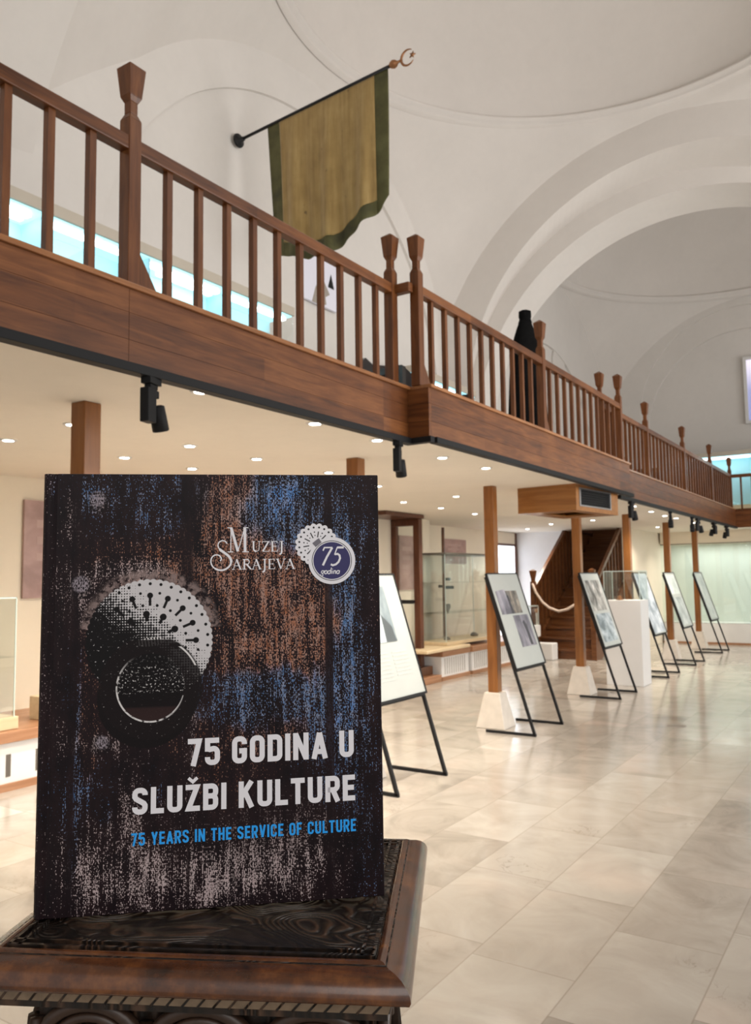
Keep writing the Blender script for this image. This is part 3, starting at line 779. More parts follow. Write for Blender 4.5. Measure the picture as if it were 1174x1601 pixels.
# ------------------------------------------------------------------ white plinth with glass cover
t = thing('display_plinth', 'tall white display plinth with a clear glass cover behind the third easel', 'plinth', (-3.235, 11.28, 0))
MB().box(-.25, .25, -.20, .20, 0, 1.155).build('plinth_block', M_white, t, False, .004)
MB().box(-.245, -.239, -.195, .195, 1.155, 1.55).box(.239, .245, -.195, .195, 1.155, 1.55).box(-.239, .239, -.195, -.189, 1.155, 1.55).box(-.239, .239, .189, .195, 1.155, 1.55).box(-.245, .245, -.195, .195, 1.55, 1.556).build('glass_cover', M_glass, t)
eb = MB()
for sx in (-.246, .239):
    for sy in (-.196, .189): eb.box(sx, sx + .007, sy, sy + .007, 1.155, 1.556)
for sy in (-.196, .189): eb.box(-.246, .246, sy, sy + .007, 1.55, 1.558)
for sx in (-.246, .239): eb.box(sx, sx + .007, -.19, .19, 1.55, 1.558)
eb.build('glass_edges', M_edge, t)
o = MB().lathe([(.045, 0), (.05, .012), (.025, .03), (.03, .05), (.01, .06)], 20).build('brass_exhibit', M_brass, None, True); o.location = (-3.30, 11.2, 1.157)
tag(o, 'small copper-coloured exhibit under the glass cover on the white plinth', 'exhibit')

# ------------------------------------------------------------------ end showcase wall under the gallery
t = thing('end_showcase', 'wide pale green glass showcase across the far end of the hall', 'showcase', (-1.0, 18.4, 0))
MB().box(-3.48, 9.9, .02, .9, .04, .44).build('white_base', M_white, t)
MB().box(-3.48, 9.9, 0, .9, 0, .04).build('skirting', M_bench, t)
MB().box(-3.48, 9.9, .84, .88, .44, 2.17).build('back_panel', M_mint, t)
MB().box(-3.48, 9.9, .03, .9, 2.165, 2.428).build('header', M_cream, t)
MB().box(-3.48, 9.9, .035, .045, .44, 2.165).build('glass_pane', M_glassend, t)
MB().box(-3.48, 9.9, .03, .05, 2.15, 2.168).box(-3.48, 9.9, .028, .05, .438, .447).build('edge_strip', M_greyframe, t)
for k, x in enumerate((-3.2, -1.9, -.5)):
    l = bpy.data.lights.new('showcase_light', 'AREA'); l.shape = 'RECTANGLE'; l.size = 1.2; l.size_y = .2; l.energy = 9; l.color = (.96, 1.0, .96)
    o = bpy.data.objects.new('showcase_light', l); COL.objects.link(o); o.location = (-1 + x + .6, 18.8, 2.15)

# drain and floor cover
tag(MB().lathe([(.0, .001), (.085, .003), (.095, .0)], 32, (-1.96, 8.39)).build('floor_drain_cover', plain('worn_metal', (.23, .20, .17), .45, .5), None), 'round grey drain cover set in the marble floor', 'drain cover')

# ------------------------------------------------------------------ upper gallery showcases
def upper_case(label, y0, y1, zc, xf=-5.8, xb=-6.16, M=None, parts=1.0, tubes=True):
    t = thing('gallery_showcase', label, 'showcase', (0, 0, 2.701) if not M else M.to_translation() + Vector((0, 0, 2.701)), 0, 'lit showcases on the gallery')
    if M: t.rotation_euler = M.to_euler()
    z0 = 0; zc -= 2.70
    MB().box(xb - .02, xf, y0, y1, z0, z0 + .35).build('base', M_pale, t)
    MB().box(xb - .03, xb, y0, y1, z0 + .35, zc + .1).build('back_panel', M_cyan, t)
    MB().box(xf - .008, xf, y0, y1, z0 + .35, zc - .02).build('glass_front', M_glass, t)
    MB().box(xb - .03, xf + .015, y0 - .01, y1 + .01, zc + .0, zc + .10).build('cornice', M_pale2, t)
    MB().box(xb, xf - .012, y0 + .01, y1 - .01, zc - .012, zc - .002).build('lightbox', M_lightbox, t)
    y = y0; k = 0
    while y < y1 - .1:
        MB().box(xb, xf - .01, y - .006 + .012, y + .006 + .012, z0 + .35, zc - .013).build('partition', M_frost, t)
        if tubes:
            MB().box(xf - .15, xf - .09, y + .08, min(y + parts * .93, y1 - .03), zc - .04, zc - .014).build('light_tube', M_tube, t)
            if k % 2 == 0: MB().box(xf - .25, xf - .20, y + .30, min(y + parts * .93, y1 - .03), zc - .04, zc - .014).build('light_tube', M_tube, t)
        y += parts; k += 1
    return t
M_pale2 = plain('cornice_paint', (.52, .46, .38), .6, 0, .04)
M_frost = plain('frosted_panel', (.45, .66, .74), .5, 0, .03)
upper_case('long cyan-lit showcase on the gallery behind the nearest railing', .6, 7.15, 4.58, parts=1.10)
upper_case('cyan-lit showcase on the gallery behind the middle railing', 9.9, 11.95, 4.50, parts=.55)
upper_case('bright cyan-lit showcase on the far end gallery', 0, 6.0, 4.19, 0, -.55, Matrix.Translation((-4.1, 19.6, 0)) @ Matrix.Rotation(-PI / 2, 4, 'Z'), 1.45)

# white poster with grey figure on the gallery wall
t = thing('gallery_poster', 'white poster with a grey figure and black triangle behind the railing', 'poster', (XW, 8.45, 5.2))
MB().box(-.02, .02, -.38, .38, 0, .68).build('sheet', plain('bright_paper', (.82, .82, .93), .5, 0, .01), t)
MB().prism([(.16, .30), (.30, .30), (.23, .50)], 'x', .02, .023).build('printed_triangle', M_blackplastic, t)
MB().prism([(-.20, .0), (-.12, .22), (-.02, .38), (.08, .34), (.20, .20), (.10, .14), (.12, .04), (.02, .0)], 'x', .02, .022).build('printed_figure', plain('figure_print', (.36, .32, .28), .6), t)

# dark carved bench standing on the gallery
M_ebony = plain('dark_stained_wood', (.016, .013, .013), .3, 0, .3, 12)
t = thing('carved_bench', 'dark carved bench on the gallery behind the corner posts', 'bench', (-4.0, 6.9, 2.701))
MB().box(-.25, .25, -.7, .8, .42, .50).build('seat', M_ebony, t, False, .01)
bk = [(-.7, .5), (-.7, .86), (-.62, .92), (-.5, .88), (-.2, .93), (.05, 1.0), (.3, .93), (.55, .90), (.66, .97), (.78, .90), (.8, .5)]
MB().prism(bk, 'x', -.25, -.20).build('back_rest', M_ebony, t)
for y in (-.66, .76):
    for x in (-.22, .22): MB().box(x - .03, x + .03, y - .03, y + .03, 0, .44).build('leg', M_ebony, t)
    MB().box(-.25, .25, y - .03, y + .03, .70, .76).box(.19, .25, y - .03, y + .03, .5, .70).build('armrest', M_ebony, t)
o = MB().box(-.05, .05, -.1, .1, 0, .16).build('ink_box', plain('blue_black_lacquer', (.02, .035, .055), .2), None, False, .02); o.location = (-4.1, 6.28, 3.204)
tag(o, 'small blue-black lacquered box on the dark bench on the gallery', 'box')

# black cloak on a stand
t = thing('cloak_on_stand', 'black cloak with upright collar on a stand behind the railing', 'cloak', (-3.42, 8.38, 2.701))
cl = MB(); rows = []; N = 64
prof = [(.30, .02), (.29, .3), (.27, .7), (.25, 1.0), (.232, 1.2), (.205, 1.36), (.165, 1.49), (.125, 1.59), (.092, 1.66), (.075, 1.69)]
for r, z in prof:
    amp = .07 * max(0, (1.4 - z)) / 1.4
    rows.append([((r * .72) * (1 + amp * math.cos(11 * a)) * math.cos(a), r * (1 + amp * math.cos(11 * a)) * math.sin(a), z) for a in [2 * PI * i / N for i in range(N + 1)]])
cl.grid(rows); cl.build('cloak', M_cloak, t, True, 0, .008)
MB().lathe([(.078, 1.67), (.068, 1.70), (.064, 1.72), (.072, 1.735), (.070, 1.80), (.045, 1.812), (.02, 1.80)], 24).build('collar', M_cloak, t, True)
MB().tube([(0, 0, .02), (0, 0, 1.5)], .02, 8).build('stand', M_ebony, t); MB().lathe([(.2, 0), (.19, .02), (.03, .03)], 24).build('stand_foot', M_ebony, t)
em = MB()
for k in range(7):
    a = -.9 + .05 * k; z = 1.16 + .03 * k; em.box(.150, .158, -.10 + .012 * k, -.085 + .012 * k, z, z + .02)
em.build('embroidery', plain('green_gold_thread', (.20, .19, .06), .5, .3), t)

# ------------------------------------------------------------------ flag on the wall
def flag_mat():
    m = Mat('old_gold_silk', .7); x, y, z = m.xyz()
    n = m.noise(3, 4, .6, m.mapping((6, 1, .5))); n2 = m.noise(4, 5, .6); st = m.noise(14, 2, .5, m.mapping((1, 1, .6))).ss(.70, .76)
    c = m.ramp(n * .6 + n2 * .4, [(.3, (.235, .145, .042)), (.5, (.36, .235, .078)), (.7, (.47, .33, .13))])
    c = m.mix(st * .6, c, (.07, .045, .02)); m.color(c); m.b.inputs['Sheen Weight'].default_value = .2; return m.m
def band_mat():
    m = Mat('olive_border_silk', .7); n = m.noise(5, 5, .6); n2 = m.noise(1.6, 2, .5)
    m.color(m.ramp(n * .5 + n2 * .5, [(.35, (.035, .032, .010)), (.5, (.085, .080, .024)), (.66, (.13, .125, .045))])); return m.m
FX = -6.39; FY = 6.85
t = thing('wall_flag', 'old gold flag with olive border hanging from a pole on the wall', 'flag', (FX, FY, 6.78))
P0 = Vector((0, 0, 0)); P1 = Vector((2.16, 0, .125))
MB().tube([P0 + Vector((.02, 0, 0)), P1], .018, 12).build('pole', M_black, t, True)
mm = MB().lathe([(.085, 0), (.08, .02), (.03, .03), (.026, .09)], 24); mm.build('wall_mount', M_black, t, True, 0, 0, Matrix.Rotation(PI / 2, 4, 'Y'))
fi = MB().lathe([(.018, 0), (.035, .02), (.045, .05), (.035, .08), (.015, .10), (.012, .14)], 16)
fin = fi.build('finial', M_brass, t, True, 0, 0, Matrix.Translation(P1) @ Matrix.Rotation(PI / 2 - .06, 4, 'Y'))
cr = MB()
pts = [(P1.x + .225 + .08 * math.cos(a), 0, P1.z + .012 + .085 * math.sin(a)) for a in [PI * .30 + PI * 1.5 * k / 24 for k in range(25)]]
cr.tube(pts, [.004 + .010 * math.sin(PI * k / 24) for k in range(25)], 8)
star = [((.04 if k % 2 == 0 else .017) * math.cos(PI * k / 5), (.04 if k % 2 == 0 else .017) * math.sin(PI * k / 5)) for k in range(10)]
cr.prism([(P1.x + .28 + a, P1.z + .02 + b) for a, b in star], 'y', -.006, .006)
cr.build('crescent', M_brass, fin, True)
def cloth(poly_top, u0, u1, v0, v1, nu=48, nv=60, off=0.0):
    rows = []
    for j in range(nv + 1):
        v = v0 + (v1 - v0) * j / nv; row = []
        for i in range(nu + 1):
            u = u0 + (u1 - u0) * i / nu
            x = .465 + 1.675 * u; zt = .0575 * x - .016
            # pointed lower edge
            pts = [(0, -1.50), (.06, -1.58), (.30, -1.70), (.55, -1.715), (.66, -1.62), (.80, -1.50), (.93, -1.40), (1, -1.27)]
            for (a, za), (b, zb_) in zip(pts[:-1], pts[1:]):
                if a <= u <= b + 1e-9: zl = za + (zb_ - za) * (u - a) / (b - a); break
            z = zt + (zl - zt) * v
            xx = x + (.05 * (1 - u) - .012 * u) * v * 1.6
            yy = off + v ** .7 * (.035 * math.sin(u * 21 + .8 * v) + .02 * math.sin(u * 43 + 1.3)) - .0
            row.append((xx, yy, z))
        rows.append(row)
    return rows
fm, bmt = flag_mat(), band_mat()
o = MB().grid(cloth(0, .105, .895, 0, .90)).build('cloth', fm, t, True, 0, .004)
bd = MB().grid(cloth(0, 0, .105, 0, 1, 8)).grid(cloth(0, .895, 1, 0, 1, 8)).grid(cloth(0, .105, .895, .90, 1, 40, 8))
bd.build('border', bmt, o, True, 0, .0042)

# ------------------------------------------------------------------ carved pedestal
M_ped = None
def carved():
    m = Mat('carved_dark_walnut', .36, 0, (.03, .012, .006))
    v = m.mapping((1, 1, 1))
    x, y, z = m.xyz()
    p = m.vec(x * .8, y * 1.15, 0.0)
    fld = m.noise(15, 1.0, .4, p, 1.1); pit = m.noise(26, 2, .5, p, .6); n = m.noise(170, 3)
    groove = (fld * 150.0).sin() * .5 + .5
    pitm = pit.ss(.50, .58)
    h = groove * (1 - pitm * .8) - pitm * .55
    m.color(m.ramp((groove * .55 + n * .45) * (1 - pitm * .5), [(.15, (.006, .004, .003)), (.5, (.020, .011, .007)), (.85, (.085, .045, .026))]))  # shade in grooves and pits, highlights on crests, put into the colour
    m.bump(h * .9 + n * .12, .9, .0026); return m.m
def walnut():
    m = Mat('polished_walnut', .27); v = m.mapping((4, 22, 22))
    n = m.noise(2, 5, .65, v, .5); n2 = m.noise(60, 5, .65); wr = m.noise(45, 3, .6).ss(.66, .78)
    c = m.ramp(n * .5 + n2 * .5, [(.34, (.014, .0045, .002)), (.5, (.085, .025, .0065)), (.66, (.22, .075, .017))])
    c = m.mix(wr * .5, c, (.012, .006, .004)); m.color(c); m.bump(n2, .12, .002)
    m.b.inputs['Coat Weight'].default_value = .6; m.b.inputs['Coat Roughness'].default_value = .16; return m.m
M_carv, M_wal = carved(), walnut()
ZP = 1.28
# pedestal frame: origin at the top panel's front right corner; u to the left along the front, w to the back
PY = math.radians(27.5)
t = thing('carved_pedestal', 'dark carved wooden pedestal holding up the book', 'pedestal', (-.258, .399, 0), PY)
WX, WY = .240, .222             # inner top panel
pb = MB().box(-WX, 0, 0, WY, ZP - .03, ZP); pb.build('carved_top_panel', M_carv, t)
# inner fillets around the panel
fl = MB()
for a, b_ in (((-WX, 0), (0, 0)), ((0, 0), (0, WY)), ((0, WY), (-WX, WY)), ((-WX, WY), (-WX, 0))):
    d = Vector((b_[0] - a[0], b_[1] - a[1], 0)).normalized()
    inn = Vector((-d.y, d.x, 0)) * .0085
    for q, ww in ((inn, .0025), (inn * 1.8, .0018)):
        fl.bar(Vector((*a, ZP + .0008)) + q + d * .008, Vector((*b_, ZP + .0008)) + q - d * .008, ww, .0024)
fl.build('inner_fillet', M_carv, t)
# mitred moulding all round: profile (outward offset, height)
ctl = [(-.007, ZP - .01), (-.0065, ZP + .0004), (-.0045, ZP + .0012), (-.002, ZP + .0010), (-.0005, ZP - .0004), (.0015, ZP - .0012), (.005, ZP - .0018), (.009, ZP - .0038), (.0122, ZP - .0068), (.0140, ZP - .0102), (.0144, ZP - .0130), (.0134, ZP - .0152), (.011, ZP - .0162), (.004, ZP - .0168), (.0, ZP - .017)]
mo = MB()
def corner(o_, z): return [(-WX - o_, -o_, z), (o_, -o_, z), (o_, WY + o_, z), (-WX - o_, WY + o_, z)]
for k in range(4):
    mo.grid([[tuple(Vector(corner(o_, z)[k]).lerp(Vector(corner(o_, z)[(k + 1) % 4]), q / 12)) for q in range(13)] for o_, z in ctl])
mo.build('rolled_moulding', M_wal, t, True)
# rope-carved strip below
rp = MB()
for k in range(4):
    rows = []
    for o_, z in ((.003, ZP - .0168), (.0028, ZP - .019), (.0005, ZP - .0262), (-.006, ZP - .0272)):
        c_ = corner(o_, z); rows.append([c_[k], c_[(k + 1) % 4]])
    rp.grid(rows)
ct = MB()
def cuts(a, b_, n, out):
    a, b_, out = Vector(a), Vector(b_), Vector(out)
    for k in range(n):
        p = a + (b_ - a) * (k + .5) / n; d = (b_ - a).normalized()
        ct.bar(p - d * .0035 + out * .0003 + Vector((0, 0, -.0095)), p + d * .0035 + out * .0024 + Vector((0, 0, -.0015)), .0016, .0012)
z_r = ZP - .017
cuts((-WX - .002, 0, z_r), (0, 0, z_r), 26, (0, -1, 0)); cuts((0, 0, z_r), (0, WY, z_r), 24, (1, 0, 0))
cuts((0, WY, z_r), (-WX, WY, z_r), 26, (0, 1, 0)); cuts((-WX, WY, z_r), (-WX, 0, z_r), 24, (-1, 0, 0))
M_rope = plain('worn_carved_edge', (.23, .165, .11), .4, 0, .3, 90)
rr_o = rp.build('notched_moulding', M_rope, t); ct.build('notches', M_carv, rr_o)
MB().box(-WX + .028, -.008, .010, WY - .010, ZP - .10, ZP - .0268).build('apron_block', M_carv, t)
# carved scroll arches along the apron faces
sc_ = MB()
def scroll(org, du, n, L):
    org, du = Vector(org), Vector(du); out = Vector((du.y, -du.x, 0))
    for k in range(n):
        c = org + du * (L * (k + .5) / n); r = L / n * .46
        for rr_, th in ((r, .0042), (r * .72, .003), (r * .45, .003)):
            sc_.tube([c + du * (rr_ * math.cos(a)) + Vector((0, 0, rr_ * .8 * math.sin(a) - r * .8 - .003)) + out * .004 for a in [PI * i / 16 for i in range(17)]], th, 8)
        for s in (-1, 1):
            e = org + du * (L * (k + .5 + s * .5) / n)
            sc_.tube([e + out * .003 + Vector((0, 0, -.012)), e + out * .004 + Vector((0, 0, -.045))], [.004, .006], 8)
zt2 = ZP - .0275
scroll((-WX + .028, .010, zt2), (1, 0, 0), 3, WX - .036); scroll((-.008, .010, zt2), (0, 1, 0), 3, WY - .02)
scroll((-.008, WY - .010, zt2), (-1, 0, 0), 3, WX - .036); scroll((-WX + .028, WY - .010, zt2), (0, -1, 0), 3, WY - .02)
M_scroll = plain('carved_scroll_wood', (.040, .021, .013), .38, 0, .35, 120)
sc_.build('carved_scrolls', M_scroll, t, True)
MB().frustum((-WX / 2, WY / 2), (.06, .06), (.085, .08), .10, ZP - .10).build('shaft', M_wal, t)
MB().frustum((-WX / 2, WY / 2), (.15, .14), (.10, .09), .0, .10).build('foot', M_carv, t, False, .006)

# ------------------------------------------------------------------ the book
BW, BH, BT = .2313, .292, .022
def cover_mat():
    m = Mat('printed_cover', .42, 0, (.02, .01, .012)); x, y, z = m.xyz()
    X = x * 1000.0; Y = z * 1000.0              # cover coordinates in millimetres
    def blob(cx, cy, rx, ry): return ((((X - cx) / rx).sq() + ((Y - cy) / ry).sq()) * -1.0).exp()
    def blobs(L):
        r = None
        for b in L:
            q = blob(*b[:4]) * b[4]; r = q if r is None else r + q
        return r
    vx = m.vec(X * .001, 0.0, Y * .001)
    # weave of fine marks stretched down the planks
    def nz(sx, sy, detail=2, rough=.6, sd=0.0):
        n = m.nt.nodes.new('ShaderNodeTexNoise'); n.inputs['Scale'].default_value = 1; n.inputs['Detail'].default_value = detail; n.inputs['Roughness'].default_value = rough
        m.nt.links.new(m.vec(X * sx + sd, Y * sy, sd), n.inputs['Vector']); return S(m.nt, n.outputs[0])
    fine = nz(1.25, .62, 1.5, .6); streak = nz(.42, .022, 4, .65, 5.0); mid = nz(.13, .045, 5, .68, 9.0); patch = nz(.035, .018, 3, .6, 2.0)
    halftone = ((X * 2.5 + Y * 2.5).sin() * (X * 2.5 - Y * 2.5).sin())
    # colour fields
    blue = blobs([(30, 282, 9, 22, .35), (72, 275, 34, 22, .55), (170, 278, 22, 24, .95), (150, 262, 22, 20, .5), (205, 240, 12, 40, .95), (207, 190, 10, 55, .6), (128, 135, 22, 20, .55), (165, 142, 38, 26, .55), (205, 130, 18, 40, .6), (218, 50, 10, 60, .5), (200, 100, 22, 36, .5), (25, 90, 6, 80, .45), (40, 75, 30, 20, .25), (160, 250, 24, 50, .4), (98, 150, 5, 30, .3)])
    rust = blobs([(165, 190, 34, 40, 1.0), (172, 215, 20, 30, .5), (190, 168, 16, 26, .7), (132, 185, 22, 40, .6), (205, 200, 12, 30, .5), (135, 240, 30, 46, .62), (120, 262, 18, 30, .5), (98, 228, 34, 16, .6), (160, 115, 40, 22, .4), (118, 95, 20, 30, .35), (50, 225, 22, 20, .3), (30, 130, 8, 80, .35)])
    pink = blobs([(128, 250, 22, 40, .35), (70, 226, 30, 9, .8), (46, 200, 20, 16, .4), (36, 272, 8, 9, .9), (22, 215, 12, 12, .6), (140, 22, 34, 22, 1.0), (160, 40, 24, 20, .6), (68, 22, 32, 26, .95), (112, 18, 20, 24, .9), (30, 25, 16, 26, .6), (60, 60, 10, 40, .4), (185, 30, 26, 30, .5), (100, 110, 3, 90, .5), (20, 110, 5, 10, .8), (45, 110, 12, 6, .8), (20, 262, 5, 20, .5)])
    total = blue + rust + pink
    dens = (total.mn(1.15) * .56 + (mid - .5) * 1.9 + (streak - .5) * 2.3 + (patch - .5) * .8 - .04).clamp()
    on = (fine + halftone * .05 - .71 + dens * .29).ss(-.008, .022)
    wb = blue / (total + .02); wr = rust / (total + .02)
    jitter = nz(.07, .02, 3, .6, 17.0)
    c = m.mix((wr + (jitter - .5) * .9).ss(.35, .6), (.47, .365, .37), (.33, .13, .07))
    c = m.mix((wb + (jitter - .5) * -.9).ss(.30, .52), c, (.075, .17, .36))
    bluepop = (blue * .6 + (mid - .5) * 1.4).ss(.58, .85)
    c = m.mix(bluepop, c, (.085, .235, .56))
    lit = nz(.3, .12, 2, .6, 31.0).ss(.3, .7)
    c = m.mix(lit * .35, c, (.52, .46, .45))
    base = m.ramp(mid * .5 + patch * .5, [(.35, (.006, .004, .006)), (.55, (.016, .008, .010)), (.7, (.030, .015, .015))])
    # dark plank seams
    seam = (1 - (X - 97.5).abs().ss(1.5, 9.0)) * Y.gt(195.0) * .9
    for cx, ww in ((194.5, 3.6), (22.5, 3.2), (99.0, 1.3), (9.3, 1.0), (196.5, 1.6)): seam = seam.mx((1 - (X - cx).abs().ss(ww * .5, ww)) * .93)
    gutter = blobs([(150, 62, 70, 26, .9), (130, 100, 60, 12, .3), (105, 275, 9, 25, .8), (12, 120, 14, 60, .3), (72, 140, 45, 60, .55), (14, 180, 10, 20, .6), (210, 30, 12, 25, .5)]).clamp()
    on = on * (1 - seam) * (1 - gutter * .72)
    col = m.mix(on, base, c)
    # round nail heads
    for nx, ny, r in ((36, 272.5, 8.5), (26, 214, 9), (42, 109, 7)):
        dn = ((X - nx).sq() + (Y - ny).sq()).sqrt()
        col = m.mix((1 - dn.ss(r * .8, r)) * (.45 + 0 * dn), col, (.006, .005, .007))
        hi = ((X - nx - r * .05).sq() + (Y - ny - r * .25).sq()).sqrt()
        col = m.mix((1 - hi.ss(r * .45, r * .75)) * fine.ss(.42, .56) * .95, col, (.30, .26, .30))
    # door knocker: pierced round plate
    CXm, CYm, RP = 72.3, 177.0, 42.3
    dx = X - CXm; dy = Y - CYm; rad = (dx.sq() + dy.sq()).sqrt(); ang = dx.atan2(dy)
    edge = ((ang * 30.0).sin().abs() * .9) + (RP - .9)
    plate = 1 - (rad - edge).ss(-.25, .25)
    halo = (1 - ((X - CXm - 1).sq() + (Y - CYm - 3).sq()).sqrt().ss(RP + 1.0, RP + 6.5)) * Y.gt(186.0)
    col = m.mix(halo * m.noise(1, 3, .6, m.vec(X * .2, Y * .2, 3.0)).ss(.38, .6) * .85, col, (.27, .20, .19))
    # tone: bright towards the upper right, dark to the left and below
    tone = (dx * .0115 + dy * .0125 + .25) - (rad.lt(17.0) * .08)
    ht = ((dx * 1.75 + dy * 1.75).sin() * (dx * 1.75 - dy * 1.75).sin()) * .5 + .5
    wob = m.noise(1, 3, .6, m.vec(X * .35, Y * .35, 7.0))
    lit_p = (tone * 1.3 - ht * .62 + (wob - .5) * .9).ss(.06, .20)
    sp = m.noise(1, 2, .6, m.vec(X * .55, Y * .55, 2.0)).ss(.655, .70)
    lit_p = lit_p.mx(sp * .9)
    def holes(r0, n, ph, hr, tail=0.0, hw=0.0):
        a = (ang * (n / (2 * PI)) + (ph + 50.5)).fract() - .5
        tx = a * (2 * PI / n) * rad; ry = rad - r0
        d = (tx.sq() + ry.sq()).sqrt(); q = 1 - d.ss(hr - .25, hr + .25)
        if tail: q = q.mx((1 - tx.abs().ss(hw * .7, hw * 1.3)) * ry.lt(0.0) * ry.gt(-tail))
        return q
    hl = holes(39.0, 34, 0, 1.05).mx(holes(33.0, 16, .5, .95)).mx(holes(31.0, 16, 0.0, 2.0, 7.0, .9)).mx(holes(24.5, 16, .5, 1.0)).mx(holes(18.5, 10, .2, 2.3, 5.0, 1.0))
    hl = hl * Y.gt(168.0)
    lit_p = lit_p * (1 - hl)
    pc = m.mix(lit_p, (.007, .006, .007), (.60, .58, .60))
    col = m.mix(plate, col, pc)
    # hub with ribbed collar
    hub = 1 - (((X - 72.5) / 12.5).sq() + ((Y - 164.0) / 10.5).sq()).ss(.85, 1.05)
    col = m.mix(hub, col, (.005, .004, .005))
    rib = (1 - (((X - 73.0) / 9.5).sq() + ((Y - 176.5 - (X - 73.0) * .10) / 3.2).sq()).ss(.8, 1.0)) * ((X * 3.0 + Y * .5).sin()).ss(-.1, .4)
    col = m.mix(rib, col, (.62, .60, .60))
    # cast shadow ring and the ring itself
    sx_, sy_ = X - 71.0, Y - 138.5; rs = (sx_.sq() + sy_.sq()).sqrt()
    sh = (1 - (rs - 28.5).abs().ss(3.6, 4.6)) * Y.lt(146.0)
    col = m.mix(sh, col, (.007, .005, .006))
    rx, ry = X - 73.5, Y - 146.0; rr = ((rx / .98).sq() + ry.sq()).sqrt()
    inside = 1 - rr.ss(22.2, 23.0)
    dk = m.ramp((Y - 120.0) / 50.0, [(0, (.035, .018, .018)), (.24, (.028, .014, .014)), (.27, (.006, .004, .005)), (1, (.005, .004, .005))])
    col = m.mix(inside * .93, col, dk)
    spk = m.noise(1, 2, .6, m.vec(X * .7, Y * .7, 12.0)).ss(.60, .66) * (Y.gt(142.0)) * (Y.lt(160.0) * .8 + .2)
    col = m.mix(inside * spk * .9, col, (.62, .60, .60))
    ringm = (rr.gt(22.6)) * (1 - rr.ss(34.0, 35.5)) * (1 - (Y.gt(178.0)))
    ringm = ringm * (1 - (1 - rr.ss(22.2, 23.0)))
    col = m.mix(ringm * .95, col, (.009, .006, .007))
    rspk = m.noise(1, 2, .6, m.vec(X * .6, Y * .6, 22.0)).ss(.68, .72)
    col = m.mix(ringm * rspk * .8, col, (.55, .52, .52))
    th = rx.atan2(ry)
    gl1 = (1 - (rr - 22.9).abs().ss(.35, .75)) * (((X - 95.0) * -.02 + (Y - 128.0) * -.022).ss(-.25, .5))
    gl1 = gl1 * m.noise(1, 2, .5, m.vec(X * .3, Y * .3, 4.0)).ss(.32, .5)
    gl2 = (1 - (rr - 33.2).abs().ss(.35, .8)) * X.gt(88.0) * Y.gt(160.0) * Y.lt(173.0)
    gl3 = (1 - (rr - 22.6).abs().ss(.2, .5)) * X.gt(88.0) * Y.lt(140.0) * .6
    col = m.mix((gl1 + gl2 + gl3).clamp(), col, (.70, .68, .68))
    m.color(col)
    rgh = on * .1 + .38; m.nt.links.new(rgh.k, m.b.inputs['Roughness'])
    m.bump(fine, .05, .0005)
    m.b.inputs['Specular IOR Level'].default_value = .16
    return m.m
M_cover = cover_mat()
tilt = math.radians(1.0)
book = thing('hardcover_book', 'dark hardcover book with a door knocker cover standing on the pedestal', 'book', (-.4837, .3253, ZP + .0026), math.radians(41.25))
book.rotation_euler = (-tilt, 0, math.radians(41.25))
ca = MB(); bm_ = .0028
# front board with a rounded joint at the spine side
ca.box(.0095, BW, 0, bm_, 0, BH)
fc = ca.build('front_cover', M_cover, book, False, .0006)
hg = MB()
hp_ = [(.0095, .0008), (.0075, .0016), (.0055, .0008), (.004, .0004), (.002, .0010), (.0006, .0028), (.0, .006), (0, BT - .006), (.0006, BT - .0028), (.002, BT - .001), (.004, BT), (.0095, BT), (.0095, BT - .0022), (.0035, BT - .0022), (.0028, BT - .006), (.0028, .006), (.004, .0034), (.0095, .0030)]
hg.prism(hp_, 'z', 0, BH); hg.build('spine', M_cover, book)
MB().box(.0095, BW, BT - bm_, BT, 0, BH).build('back_cover', M_blackplastic, book, False, .0006)
pgm = Mat('page_edges', .8); pgm.color(pgm.ramp(pgm.noise(3, 2, .5, pgm.mapping((1, 900, 1))), [(.4, (.55, .52, .47)), (.6, (.75, .72, .66))]))
MB().box(.004, BW - .004, bm_ + .0005, BT - bm_ - .0005, .004, BH - .004).build('page_block', pgm.m, book)

# ---- lettering: stroked outlines in millimetres on the cover
def ribbon(mb, pts, th, y, closed=False):
    mb.k = getattr(mb, 'k', 0) + 1; y = y - .000004 * mb.k
    n = len(pts); P = [Vector(p) for p in pts]; L = []; R = []
    for i in range(n):
        if closed: a, b = P[(i - 1) % n], P[(i + 1) % n]; d1 = (P[i] - a).normalized(); d2 = (b - P[i]).normalized()
        else:
            d1 = (P[i] - P[i - 1]).normalized() if i > 0 else (P[1] - P[0]).normalized()
            d2 = (P[i + 1] - P[i]).normalized() if i < n - 1 else d1
        n1 = Vector((-d1.y, d1.x)); n2 = Vector((-d2.y, d2.x)); m_ = n1 + n2
        if m_.length < 1e-6: m_ = n1
        m_.normalize(); k = th / 2 / max(.45, m_.dot(n1))
        L.append(P[i] + m_ * k); R.append(P[i] - m_ * k)
    vv = [(p.x * .001, y, p.y * .001) for p in L + R]
    ff = [(i, (i + 1) % n, n + (i + 1) % n, n + i) for i in range(n if closed else n - 1)]
    mb.add(vv, ff)
def arc2(cx, cy, rx, ry, a0, a1, n=10): return [(cx + rx * math.cos(math.radians(a0 + (a1 - a0) * i / n)), cy + ry * math.sin(math.radians(a0 + (a1 - a0) * i / n))) for i in range(n + 1)]
